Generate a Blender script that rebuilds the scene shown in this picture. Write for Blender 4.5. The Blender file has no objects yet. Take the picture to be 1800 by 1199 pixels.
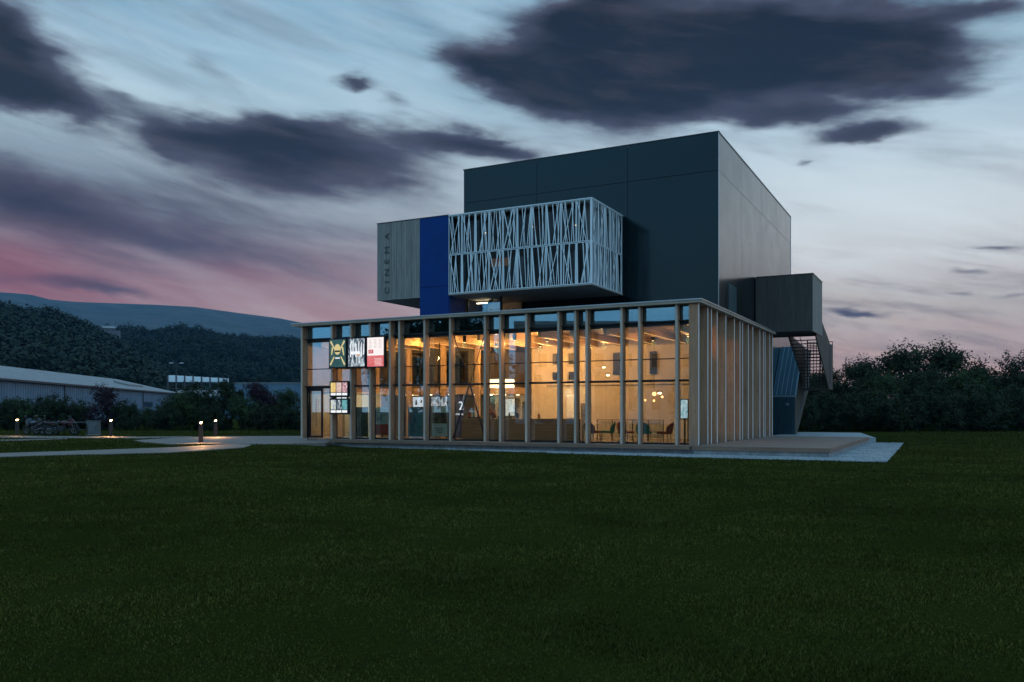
import bpy, bmesh, math, random
import numpy as np
from mathutils import Vector, Matrix
R = math.radians
random.seed(7); RNG = np.random.default_rng(7)
SC = bpy.context.scene
COL = SC.collection
CZ = 1.65            # camera height above the lawn
FL = 0.35            # floor and deck level

# ------------------------------------------------------------------ camera
cam_d = bpy.data.cameras.new('camera'); cam = bpy.data.objects.new('camera', cam_d); COL.objects.link(cam)
cam.location = (0, 0, CZ); cam.rotation_euler = (R(90), 0, 0)
cam_d.sensor_width = 36; cam_d.lens = 29.99; cam_d.shift_y = 0.0694
cam_d.clip_start = 0.1; cam_d.clip_end = 20000
SC.camera = cam
SC.render.resolution_x = 1024; SC.render.resolution_y = 682
SC.view_settings.view_transform = 'Standard'; SC.view_settings.look = 'None'
SC.view_settings.exposure = 0.0; SC.view_settings.gamma = 1.0; SC.view_settings.use_curve_mapping = False
SC.render.engine = 'CYCLES'
SC.cycles.max_bounces = 8; SC.cycles.transparent_max_bounces = 24; SC.cycles.glossy_bounces = 4
SC.cycles.sample_clamp_indirect = 4.0

# ------------------------------------------------------------------ sky (world)
def s2l(c):
    return tuple(((x/255)/12.92 if x/255 <= 0.04045 else ((x/255+0.055)/1.055)**2.4) for x in c)
W = bpy.data.worlds.new('World'); SC.world = W; W.use_nodes = True
NT = W.node_tree; NT.nodes.clear()
class N:
    """small node-graph helper"""
    def __init__(s, nt): s.nt = nt
    def new(s, t, **k):
        n = s.nt.nodes.new(t)
        for a, v in k.items(): setattr(n, a, v)
        return n
    def put(s, sock, v):
        if isinstance(v, (int, float)): sock.default_value = v
        elif isinstance(v, tuple): sock.default_value = v if len(v) == len(sock.default_value) else v+(1,)
        else: s.nt.links.new(v, sock)
    def m(s, op, a, b=0.0, c=0.0, clamp=False):
        n = s.new('ShaderNodeMath', operation=op, use_clamp=clamp)
        s.put(n.inputs[0], a); s.put(n.inputs[1], b); s.put(n.inputs[2], c)
        return n.outputs[0]
    def sm(s, v, lo, hi, o0=0.0, o1=1.0):
        n = s.new('ShaderNodeMapRange', interpolation_type='SMOOTHSTEP')
        s.put(n.inputs[0], v); s.put(n.inputs[1], lo); s.put(n.inputs[2], hi); s.put(n.inputs[3], o0); s.put(n.inputs[4], o1)
        return n.outputs[0]
    def mix(s, f, a, b, mode='MIX'):
        n = s.new('ShaderNodeMix', data_type='RGBA', blend_type=mode)
        s.put(n.inputs[0], f); s.put(n.inputs[6], a); s.put(n.inputs[7], b)
        return n.outputs[2]
    def xyz(s, x, y, z):
        n = s.new('ShaderNodeCombineXYZ'); s.put(n.inputs[0], x); s.put(n.inputs[1], y); s.put(n.inputs[2], z)
        return n.outputs[0]
    def noise(s, vec, scale, detail=4, rough=0.55, dist=0.0, color=False):
        n = s.new('ShaderNodeTexNoise'); n.inputs['Scale'].default_value = scale
        n.inputs['Detail'].default_value = detail; n.inputs['Roughness'].default_value = rough
        n.inputs['Distortion'].default_value = dist
        if vec is not None: s.put(n.inputs['Vector'], vec)
        return n.outputs[1 if color else 0]
    def ramp(s, f, stops):
        n = s.new('ShaderNodeValToRGB'); s.put(n.inputs[0], f); e = n.color_ramp.elements
        e[0].position = stops[0][0]; e[0].color = stops[0][1]+(1,)
        e[1].position = stops[-1][0]; e[1].color = stops[-1][1]+(1,)
        for p, c in stops[1:-1]:
            k = e.new(p); k.color = c+(1,)
        return n.outputs[0]
w = N(NT)
tc = w.new('ShaderNodeTexCoord').outputs['Generated']
sep = w.new('ShaderNodeSeparateXYZ'); NT.links.new(tc, sep.inputs[0])
dx, dy, dz = sep.outputs
az = w.m('MULTIPLY', w.m('ARCTAN2', dx, dy), 180/math.pi)
el = w.m('MULTIPLY', w.m('ARCSINE', dz), 180/math.pi)
def sky_dir(px, py):     # measured in the photo once, kept as azimuth and elevation in degrees
    a = math.atan((px-900)/1499.6)
    return math.degrees(a), math.degrees(math.atan((724.5-py)/1499.6*math.cos(a)))
elf = w.m('DIVIDE', el, 90, clamp=True)
def stops(px, rows, top, zen):
    L = [(sky_dir(px, y)[1]/90, s2l(c)) for y, c in rows]
    return sorted(L + [(0.42, s2l(top)), (1.0, s2l(zen))])
leftc = w.ramp(elf, stops(250, [(700, (148,102,102)), (560, (150,102,102)), (520, (142,95,98)), (455, (112,78,90)), (380, (88,90,104)), (300, (108,124,138)), (190, (152,176,188)), (60, (134,166,186)), (0, (116,152,174))], (118,168,202), (105,160,205)))
rightc = w.ramp(elf, stops(1550, [(700, (180,144,132)), (620, (178,148,138)), (540, (178,168,160)), (440, (196,199,200)), (330, (184,196,202)), (200, (156,178,192)), (90, (122,154,172)), (0, (104,142,165))], (118,168,202), (105,160,205)))
front = w.mix(w.sm(az, -22, 20), leftc, rightc)
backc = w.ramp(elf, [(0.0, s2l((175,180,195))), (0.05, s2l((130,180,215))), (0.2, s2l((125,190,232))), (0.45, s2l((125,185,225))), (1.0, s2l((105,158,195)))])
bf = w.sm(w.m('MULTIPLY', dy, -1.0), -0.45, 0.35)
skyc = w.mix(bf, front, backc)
# far streaks drawn out by the wind
def rot(a, e, deg, sx, sy):
    c, s_ = math.cos(R(deg)), math.sin(R(deg))
    p = w.m('MULTIPLY', w.m('ADD', w.m('MULTIPLY', a, c), w.m('MULTIPLY', e, s_)), sx)
    q = w.m('MULTIPLY', w.m('SUBTRACT', w.m('MULTIPLY', e, c), w.m('MULTIPLY', a, s_)), sy)
    return w.xyz(p, q, 0.0)
st1 = w.noise(rot(az, el, -16, 0.05, 0.30), 1.0, 6, 0.55, 0.25)
st2 = w.noise(rot(az, el, -9, 0.11, 0.9), 1.0, 5, 0.6, 0.35)
lf = w.sm(az, 2, -24)
low = w.m('MULTIPLY', w.sm(el, 19, 12), w.sm(el, 7, 10))
hi_ = w.m('ADD', w.m('MULTIPLY', w.sm(st1, 0.35, 0.7), 0.75), w.m('MULTIPLY', w.sm(st2, 0.4, 0.72), 0.4))
skyc = w.mix(w.m('MULTIPLY', w.m('MULTIPLY', hi_, 0.42), w.sm(el, 1.5, 5)), skyc, w.mix(0.45, skyc, (0.75, 0.85, 0.9, 1)))
dk = w.noise(rot(az, el, -13, 0.075, 0.42), 1.0, 6, 0.55, 0.3)
skyc = w.mix(w.m('MULTIPLY', w.sm(dk, 0.46, 0.7), w.m('ADD', w.sm(el, 4, 10, 0.16, 0.30), w.m('MULTIPLY', w.m('MULTIPLY', lf, low), 0.5))), skyc, s2l((76,75,88))+(1,))
# pinkish low cirrus on the right
ci = w.noise(rot(az, el, -12, 0.12, 0.8), 1.0, 5, 0.6, 0.4)
skyc = w.mix(w.m('MULTIPLY', w.m('MULTIPLY', w.sm(ci, 0.42, 0.68), w.sm(el, 12, 6)), w.m('MULTIPLY', w.sm(az, 10, 17), 0.65)), skyc, s2l((126,112,112))+(1,))
# dark cloud masses: (px, py, half width, half height, tilt, weight)
BL = [(1130,60,270,78,-2,1.3), (1420,85,240,74,6,1.3), (1240,125,320,76,0,1.3), (1110,185,170,52,0,0.9), (860,112,95,26,5,1.15), (935,150,120,38,10,1.0),
      (1610,90,95,48,18,1.1), (1530,232,80,18,2,1.35), (1400,200,130,20,3,0.85), (1010,30,120,44,-8,1.1), (1740,18,80,16,3,0.75), (1560,150,110,26,10,0.7),
      (10,100,110,66,6,1.4), (60,168,150,30,3,1.3), (225,172,55,14,10,0.5), (0,60,55,55,0,1.1),
      (385,244,120,36,0,1.0), (500,262,170,50,2,1.05), (640,290,170,44,4,1.05), (470,322,150,36,8,0.9), (570,222,110,22,0,0.6), (790,250,115,26,4,1.1), (890,262,80,16,6,0.9), (290,255,60,30,0,0.7),
      (90,370,230,60,8,0.95), (330,425,240,38,10,0.62), (10,330,120,56,0,0.7), (540,405,150,26,10,0.32),
      (622,140,44,15,-4,1.2), (690,176,36,22,20,0.5), (365,130,46,36,0,0.36),
      (110,496,110,17,-2,1.0), (215,514,66,10,6,0.7), (1500,550,62,9,3,1.0), (1775,430,50,6,2,0.75), (1700,477,50,6,2,0.7), (1780,512,50,7,0,0.65), (1680,512,32,5,0,0.6), (1416,288,18,6,0,0.7)]
nv = w.xyz(w.m('MULTIPLY', az, 0.16), w.m('MULTIPLY', el, 0.42), 3.0)
wob = w.new('ShaderNodeTexNoise'); wob.inputs['Scale'].default_value = 1.3; wob.inputs['Detail'].default_value = 5; wob.inputs['Roughness'].default_value = 0.55
NT.links.new(nv, wob.inputs['Vector'])
ws = w.new('ShaderNodeSeparateColor'); NT.links.new(wob.outputs[1], ws.inputs[0])
azw = w.m('ADD', az, w.m('MULTIPLY', w.m('SUBTRACT', ws.outputs[0], 0.5), 3.6))
elw = w.m('ADD', el, w.m('MULTIPLY', w.m('SUBTRACT', ws.outputs[1], 0.5), 2.0))
acc = None
for (px, py, rx, ry, tilt, wt) in BL:
    a0, e0 = sky_dir(px, py); k = 0.0372
    c, s_ = math.cos(R(-tilt)), math.sin(R(-tilt))
    da = w.m('SUBTRACT', azw, a0); de = w.m('SUBTRACT', elw, e0)
    p = w.m('MULTIPLY', w.m('ADD', w.m('MULTIPLY', da, c), w.m('MULTIPLY', de, s_)), 1/(rx*k))
    q = w.m('MULTIPLY', w.m('SUBTRACT', w.m('MULTIPLY', de, c), w.m('MULTIPLY', da, s_)), 1/(ry*k))
    r2 = w.m('ADD', w.m('MULTIPLY', p, p), w.m('MULTIPLY', q, q))
    g = w.m('MULTIPLY', w.m('EXPONENT', w.m('MULTIPLY', r2, -1.15)), wt)
    acc = g if acc is None else w.m('ADD', acc, g)
# the sky goes on with the same kind of cloud all round
gen = w.noise(w.xyz(w.m('MULTIPLY', dx, 2.2), w.m('MULTIPLY', dy, 2.2), w.m('MULTIPLY', dz, 6.0)), 1.0, 5, 0.55, 0.3)
acc = w.m('ADD', acc, w.m('MULTIPLY', w.sm(gen, 0.56, 0.74), w.m('MULTIPLY', w.sm(w.m('ABSOLUTE', az), 60, 95), 0.4)))
edge = w.noise(rot(az, el, -10, 0.15, 0.75), 1.0, 6, 0.58, 0.3)
mask = w.sm(w.m('ADD', acc, w.m('MULTIPLY', w.m('SUBTRACT', edge, 0.5), 1.25)), 0.18, 1.12)
inner = w.sm(w.m('ADD', acc, w.m('MULTIPLY', w.m('SUBTRACT', edge, 0.5), 1.0)), 0.7, 1.9)
cl_hi = w.mix(inner, s2l((64,67,84))+(1,), s2l((17,18,28))+(1,))
cl_lo = w.mix(inner, s2l((76,72,86))+(1,), s2l((42,39,52))+(1,))
cloudc = w.mix(w.sm(el, 11, 18), cl_lo, cl_hi)
st3 = w.noise(rot(az, el, -10, 0.12, 0.6), 1.0, 5, 0.6, 0.2)
cloudc = w.mix(w.m('MULTIPLY', w.sm(st3, 0.45, 0.75), 0.22), cloudc, s2l((90,82,92))+(1,))
col = w.mix(w.m('MULTIPLY', mask, 0.98), skyc, cloudc)
# red band low on the left
red = w.m('MULTIPLY', w.m('MULTIPLY', w.sm(el, 4.5, 8.0), w.sm(el, 12, 8.6)), w.sm(az, -21, -31))
red = w.m('MULTIPLY', red, w.sm(az, -60, -35))
col = w.mix(w.m('MULTIPLY', red, 0.40), col, s2l((132,55,64))+(1,))
nish = w.new('ShaderNodeTexSky', sky_type='NISHITA'); nish.sun_disc = False
nish.sun_elevation = R(1.0); nish.sun_rotation = R(-60)
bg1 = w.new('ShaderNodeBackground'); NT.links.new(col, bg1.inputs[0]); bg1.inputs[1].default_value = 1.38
bg2 = w.new('ShaderNodeBackground'); NT.links.new(nish.outputs[0], bg2.inputs[0]); bg2.inputs[1].default_value = 0.006
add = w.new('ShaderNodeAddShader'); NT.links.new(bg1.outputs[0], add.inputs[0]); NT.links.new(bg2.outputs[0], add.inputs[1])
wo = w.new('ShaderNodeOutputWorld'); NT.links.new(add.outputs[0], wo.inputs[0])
W.cycles.sampling_method = 'MANUAL'; W.cycles.sample_map_resolution = 512
# the sun is below the hills: only a very soft afterglow from the left
sd = bpy.data.lights.new('sun', 'SUN'); sd.energy = 0.04; sd.angle = R(25); sd.color = (1.0, 0.72, 0.66)
sun = bpy.data.objects.new('sun', sd); COL.objects.link(sun); sun.rotation_euler = (R(80), 0, R(60))

# ------------------------------------------------------------------ materials
MATS = {}
def mat(name, base=(0.5,0.5,0.5), rough=0.6, metal=0.0, spec=0.5, build=None, emit=None, es=1.0, ior=1.5):
    if name in MATS: return MATS[name]
    m = bpy.data.materials.new(name); m.use_nodes = True
    g = N(m.node_tree); b = m.node_tree.nodes['Principled BSDF']
    b.inputs['Base Color'].default_value = tuple(base)+(1,); b.inputs['Roughness'].default_value = rough
    b.inputs['Metallic'].default_value = metal; b.inputs['Specular IOR Level'].default_value = spec; b.inputs['IOR'].default_value = ior
    if emit is not None:
        b.inputs['Emission Color'].default_value = tuple(emit)+(1,); b.inputs['Emission Strength'].default_value = es
    if build: build(g, b)
    MATS[name] = m; return m
def oc(g): return g.new('ShaderNodeTexCoord').outputs['Object']
def orand(g): return g.new('ShaderNodeObjectInfo').outputs['Random']
def scl(g, v, sx, sy, sz):
    n = g.new('ShaderNodeVectorMath', operation='MULTIPLY'); g.put(n.inputs[0], v); n.inputs[1].default_value = (sx, sy, sz); return n.outputs[0]
def off(g, v, r, k=37.0):
    n = g.new('ShaderNodeVectorMath', operation='ADD'); g.put(n.inputs[0], v)
    g.put(n.inputs[1], g.xyz(g.m('MULTIPLY', r, k), g.m('MULTIPLY', r, k*0.7), g.m('MULTIPLY', r, k*1.3))); return n.outputs[0]
def bump(g, b, h, strength=0.3, dist=0.02):
    n = g.new('ShaderNodeBump'); n.inputs['Strength'].default_value = strength; n.inputs['Distance'].default_value = dist
    g.put(n.inputs['Height'], h); g.put(b.inputs['Normal'], n.outputs[0])
def wood(c0, c1, sx=14, sy=14, sz=0.8, knots=True, bs=0.25, stain=False):
    def f(g, b):
        r = orand(g); v = off(g, oc(g), r)
        n1 = g.noise(scl(g, v, sx, sy, sz), 1.0, 5, 0.6, 0.6)
        n2 = g.noise(v, 0.9, 3, 0.5)
        c = g.mix(g.sm(n1, 0.3, 0.7), c0+(1,), c1+(1,))
        c = g.mix(g.m('MULTIPLY', g.sm(n2, 0.35, 0.75), 0.35), c, tuple(x*0.62 for x in c0)+(1,))
        c = g.mix(g.m('MULTIPLY', r, 0.28), c, tuple(x*0.6 for x in c0)+(1,))
        if knots:
            vo = g.new('ShaderNodeTexVoronoi'); vo.inputs['Scale'].default_value = 2.6
            g.put(vo.inputs['Vector'], scl(g, v, 2, 2, 0.8))
            c = g.mix(g.m('MULTIPLY', g.sm(vo.outputs[0], 0.16, 0.05), 0.6), c, tuple(x*0.35 for x in c0)+(1,))
        if stain:      # rain-splash greying at the feet, run marks below the roof
            sp = g.new('ShaderNodeSeparateXYZ'); g.put(sp.inputs[0], oc(g)); ns = g.noise(scl(g, v, 6, 6, 1.5), 1.0, 4, 0.6)
            ft = g.m('MULTIPLY', g.sm(g.m('ADD', sp.outputs[2], g.m('MULTIPLY', ns, 0.9)), -1.7, -2.6), 0.6)
            c = g.mix(ft, c, (0.16,0.145,0.13,1))
            rn = g.noise(scl(g, v, 18, 18, 0.25), 1.0, 3, 0.6)
            c = g.mix(g.m('MULTIPLY', g.sm(rn, 0.52, 0.72), 0.4), c, (0.22,0.18,0.15,1))
        g.put(b.inputs['Base Color'], c)
        g.put(b.inputs['Roughness'], g.sm(n1, 0.2, 0.8, 0.55, 0.8))
        bump(g, b, n1, bs, 0.01)
    return f
def mottled(c0, c1, scale=3.0, bs=0.2, detail=6, r0=0.6, r1=0.85, streak=None):
    def f(g, b):
        v = off(g, oc(g), orand(g), 13)
        n1 = g.noise(v, scale, detail, 0.6)
        c = g.mix(g.sm(n1, 0.32, 0.68), c0+(1,), c1+(1,))
        if streak:
            n2 = g.noise(scl(g, v, 6, 6, 0.35), 1.0, 4, 0.6)
            c = g.mix(g.m('MULTIPLY', g.sm(n2, 0.45, 0.75), streak), c, tuple(x*0.5 for x in c0)+(1,))
        g.put(b.inputs['Base Color'], c); g.put(b.inputs['Roughness'], g.sm(n1, 0.3, 0.7, r0, r1))
        if bs: bump(g, b, n1, bs, 0.02)
    return f
M_fin = mat('glulam_fin', rough=0.7, build=wood((0.47,0.215,0.11), (0.64,0.335,0.19), stain=True))
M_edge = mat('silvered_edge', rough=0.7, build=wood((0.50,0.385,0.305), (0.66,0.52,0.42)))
M_edge_skylit = mat('skylit_edge', (0.78,0.76,0.74), 0.5)  # side fin edges, brightness of the facing sky put into the colour
M_fascia = mat('fascia_timber', rough=0.7, build=wood((0.38,0.28,0.21), (0.52,0.40,0.30), 0.8, 14, 14))
M_plank = mat('weathered_cladding', rough=0.8, build=wood((0.22,0.20,0.175), (0.36,0.33,0.29), 16, 16, 0.7, True, 0.5))
M_plankd = mat('dark_cladding', rough=0.75, build=wood((0.060,0.050,0.040), (0.115,0.098,0.078), 16, 16, 0.7, True, 0.5))
M_soff = mat('pale_soffit', build=mottled((0.34,0.31,0.28), (0.42,0.38,0.34), 1.5, 0.1))
M_deck = mat('deck_timber', rough=0.7, build=wood((0.20,0.125,0.09), (0.30,0.195,0.145), 1.0, 20, 20, False, 0.4))
M_joist = mat('edge_board_timber', rough=0.7, build=wood((0.20,0.11,0.07), (0.30,0.18,0.12), 1.0, 20, 20, False, 0.4))
M_conc = mat('concrete', build=mottled((0.20,0.205,0.205), (0.33,0.33,0.33), 2.5, 0.3, streak=0.5))
M_mem = mat('roof_membrane', build=mottled((0.06,0.06,0.065), (0.10,0.10,0.105), 1.2, 0.1))
M_alu = mat('dark_aluminium', (0.018,0.02,0.022), 0.35, 0.6)
M_steel = mat('dark_steel', (0.03,0.034,0.036), 0.4, 0.4)
M_cop = mat('zinc_coping', (0.45,0.48,0.5), 0.35, 0.9)
def panel_b(g, b):
    v = oc(g); r = orand(g)
    n1 = g.noise(scl(g, v, 5.0, 5.0, 0.12), 1.0, 3, 0.5)
    n2 = g.noise(off(g, v, r, 9), 0.5, 4, 0.6)
    n3 = g.noise(scl(g, v, 30, 30, 0.4), 1.0, 2, 0.5)
    g.put(b.inputs['Base Color'], g.mix(g.sm(n2, 0.3, 0.7), (0.001,0.005,0.006,1), (0.001,0.006,0.008,1))); b.inputs['Specular Tint'].default_value = (0.03,0.11,0.14,1)
    g.put(b.inputs['Roughness'], g.m('ADD', g.sm(n2, 0.3, 0.7, 0.17, 0.24), g.m('MULTIPLY', n3, 0.05)))
    b.inputs['Coat Weight'].default_value = 0.40; b.inputs['Coat Tint'].default_value = (1,1,1,1); b.inputs['Coat Roughness'].default_value = 0.12; b.inputs['Coat IOR'].default_value = 1.6
    bump(g, b, n1, 0.08, 0.012)
M_panel = mat('dark_metal_panel', rough=0.2, spec=0.5, ior=1.9, build=panel_b)
M_blue = mat('blue_panel', rough=0.35, spec=0.15, build=mottled((0.001,0.035,0.17), (0.002,0.042,0.20), 0.7, 0.0, 3, 0.45, 0.6))
M_white = mat('white_steel', rough=0.45, build=mottled((0.80,0.84,0.85), (0.86,0.89,0.90), 4, 0.0))
M_plas = mat('white_plaster', build=mottled((0.60,0.54,0.44), (0.68,0.62,0.51), 0.8, 0.04))
M_ply = mat('plywood_lining', rough=0.6, build=wood((0.50,0.34,0.20), (0.62,0.45,0.29), 2, 14, 14))
M_plyv = mat('plywood_post', rough=0.6, build=wood((0.50,0.34,0.20), (0.62,0.45,0.29)))
M_floor = mat('foyer_floor', build=mottled((0.16,0.14,0.12), (0.22,0.19,0.165), 2.0, 0.0, r0=0.18, r1=0.3))
M_dark = mat('dark_lining', build=mottled((0.015,0.015,0.016), (0.025,0.025,0.026), 2.0, 0.0))
M_grey = mat('grey_wall', build=mottled((0.11,0.115,0.12), (0.15,0.155,0.16), 2.0, 0.0))
M_nightglass = mat('unlit_glass', (0.008,0.014,0.018), 0.25, spec=0.5)
M_zinc = mat('blue_zinc', rough=0.32, metal=0.75, build=mottled((0.045,0.10,0.13), (0.055,0.12,0.15), 0.6, 0.0, 3, 0.28, 0.36))
M_flash = mat('zinc_flashing', (0.30,0.40,0.46), 0.35, 0.7)
M_pave = mat('pale_paving', build=mottled((0.15,0.118,0.098), (0.21,0.168,0.142), 1.5, 0.2, streak=0.2))
def gravel_b(g, b):
    v = oc(g)
    vo = g.new('ShaderNodeTexVoronoi'); vo.inputs['Scale'].default_value = 22; g.put(vo.inputs['Vector'], v)
    n = g.noise(v, 0.8, 5, 0.6)
    c = g.mix(g.sm(n, 0.3, 0.7), (0.33,0.345,0.36,1), (0.50,0.51,0.52,1))
    sc_ = g.new('ShaderNodeSeparateColor'); g.put(sc_.inputs[0], vo.outputs[1])
    c = g.mix(g.m('MULTIPLY', sc_.outputs[0], 0.45), c, (0.14,0.145,0.15,1))
    g.put(b.inputs['Base Color'], c); bump(g, b, vo.outputs[0], 0.8, 0.03)
M_gravel = mat('pale_gravel', rough=0.9, build=gravel_b)
def lawn_b(g, b):
    v = oc(g)
    n1 = g.noise(v, 0.13, 4, 0.6); n2 = g.noise(scl(g, v, 1, 1, 1), 2.2, 6, 0.65); n3 = g.noise(v, 28.0, 3, 0.7)
    c = g.mix(g.sm(n1, 0.3, 0.7), (0.024,0.029,0.005,1), (0.036,0.041,0.008,1))
    c = g.mix(g.m('MULTIPLY', g.sm(n2, 0.45, 0.75), 0.5), c, (0.022,0.029,0.009,1))
    c = g.mix(g.m('MULTIPLY', g.sm(n3, 0.4, 0.7), 0.55), c, (0.008,0.014,0.005,1))
    g.put(b.inputs['Base Color'], c); bump(g, b, n3, 0.7, 0.05)
M_lawn = mat('lawn_turf', rough=0.95, spec=0.0, build=lawn_b)
def blade_b(g, b):
    gi = g.new('ShaderNodeNewGeometry'); r = gi.outputs['Random Per Island']
    n1 = g.noise(oc(g), 0.22, 5, 0.65)
    c = g.ramp(r, [(0.0, (0.034,0.038,0.007)), (0.5, (0.068,0.072,0.013)), (0.85, (0.094,0.092,0.019)), (1.0, (0.135,0.118,0.04))])
    c = g.mix(g.m('MULTIPLY', g.sm(n1, 0.42, 0.62), 0.6), c, (0.018,0.022,0.005,1))
    n4 = g.noise(oc(g), 1.1, 4, 0.6); c = g.mix(g.m('MULTIPLY', g.sm(n4, 0.5, 0.7), 0.45), c, (0.105,0.098,0.028,1))
    g.put(b.inputs['Base Color'], c)
M_blade = mat('grass_blade', rough=0.8, spec=0.02, build=blade_b)
def leafm(name, a, b_, c_):
    def f(g, b):
        r = g.new('ShaderNodeNewGeometry').outputs['Random Per Island']; n = g.noise(oc(g), 0.8, 3, 0.5)
        c = g.ramp(r, [(0, a), (0.6, b_), (1, c_)])
        c = g.mix(g.m('MULTIPLY', g.sm(n, 0.35, 0.7), 0.5), c, tuple(x*0.5 for x in a)+(1,))
        c = g.mix(g.m('MULTIPLY', orand(g), 0.3), c, tuple(x*0.6 for x in b_)+(1,))
        g.put(b.inputs['Base Color'], c)
    return mat(name, rough=0.7, spec=0.2, build=f)
M_leaf = leafm('dark_foliage', (0.010,0.018,0.006), (0.019,0.032,0.010), (0.036,0.054,0.018))
M_leafg = leafm('green_foliage', (0.018,0.034,0.009), (0.034,0.058,0.015), (0.056,0.085,0.025))
M_leafp = leafm('purple_foliage', (0.022,0.010,0.016), (0.035,0.014,0.024), (0.06,0.025,0.036))
M_forest = leafm('forest_foliage', (0.009,0.018,0.010), (0.014,0.026,0.012), (0.022,0.036,0.017))
M_bark = mat('bark', build=mottled((0.03,0.025,0.02), (0.07,0.06,0.05), 6, 0.5))
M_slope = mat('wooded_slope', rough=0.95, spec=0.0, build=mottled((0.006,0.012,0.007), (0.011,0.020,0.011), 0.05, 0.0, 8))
M_mount = mat('hazed_mountain_woods', rough=0.95, build=mottled((0.010,0.020,0.022), (0.02,0.034,0.034), 0.012, 0.0, 8))  # bluish tone carries part of the distance haze in the colour
def corr_b(c0, c1, axis_scale=(3.0,0,0)):
    def f(g, b):
        v = oc(g); n = g.noise(scl(g, v, 0.4, 0.4, 0.15), 1.0, 5, 0.6)
        g.put(b.inputs['Base Color'], g.mix(g.sm(n, 0.3, 0.7), c0+(1,), c1+(1,)))
    return f
M_shed = mat('pale_blue_sheet', rough=0.5, build=corr_b((0.09,0.16,0.23), (0.13,0.21,0.29)))
M_shedr = mat('grey_roof_sheet', rough=0.55, build=corr_b((0.19,0.19,0.19), (0.27,0.265,0.26)))
M_shedd = mat('dark_trim', (0.04,0.045,0.055), 0.5)
M_lit = mat('lit_window', (0.1,0.1,0.1), 0.3, emit=(1,0.75,0.4), es=0.6)
def glass_mat(name, tint, fac, rcol):
    m = bpy.data.materials.new(name); m.use_nodes = True; g = N(m.node_tree); m.node_tree.nodes.clear()
    t = g.new('ShaderNodeBsdfTransparent'); t.inputs[0].default_value = tint+(1,)
    gl = g.new('ShaderNodeBsdfGlossy'); gl.inputs[0].default_value = rcol+(1,); gl.inputs['Roughness'].default_value = 0.0
    fr = g.new('ShaderNodeFresnel'); fr.inputs[0].default_value = 1.5
    f = g.m('ADD', g.m('MULTIPLY', fr.outputs[0], 1.0), fac, clamp=True)
    mx = g.new('ShaderNodeMixShader'); g.put(mx.inputs[0], f)
    m.node_tree.links.new(t.outputs[0], mx.inputs[1]); m.node_tree.links.new(gl.outputs[0], mx.inputs[2])
    o = g.new('ShaderNodeOutputMaterial'); m.node_tree.links.new(mx.outputs[0], o.inputs[0]); MATS[name] = m; return m
M_glass = glass_mat('coated_glass', (0.95,0.96,0.95), 0.16, (0.50,0.84,1.0))
M_glassd = glass_mat('tinted_glass', (0.55,0.62,0.62), 0.16, (0.8,0.92,1.0))
def emis(name, c, s): return mat(name, (0.02,0.02,0.02), 0.4, emit=c, es=s)
E_warm = emis('warm_led', (1.0,0.50,0.16), 1.7)
E_pend = emis('pendant_glow', (1.0,0.72,0.36), 4.5)
E_down = emis('downlight_glow', (1.0,0.80,0.52), 9.0)
E_boll = emis('bollard_glow', (1.0,0.58,0.24), 30.0)
E_screen = emis('screen_white', (0.85,0.92,1.0), 1.0)
E_label = emis('caption_white', (0.95,0.97,1.0), 1.3)

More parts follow.
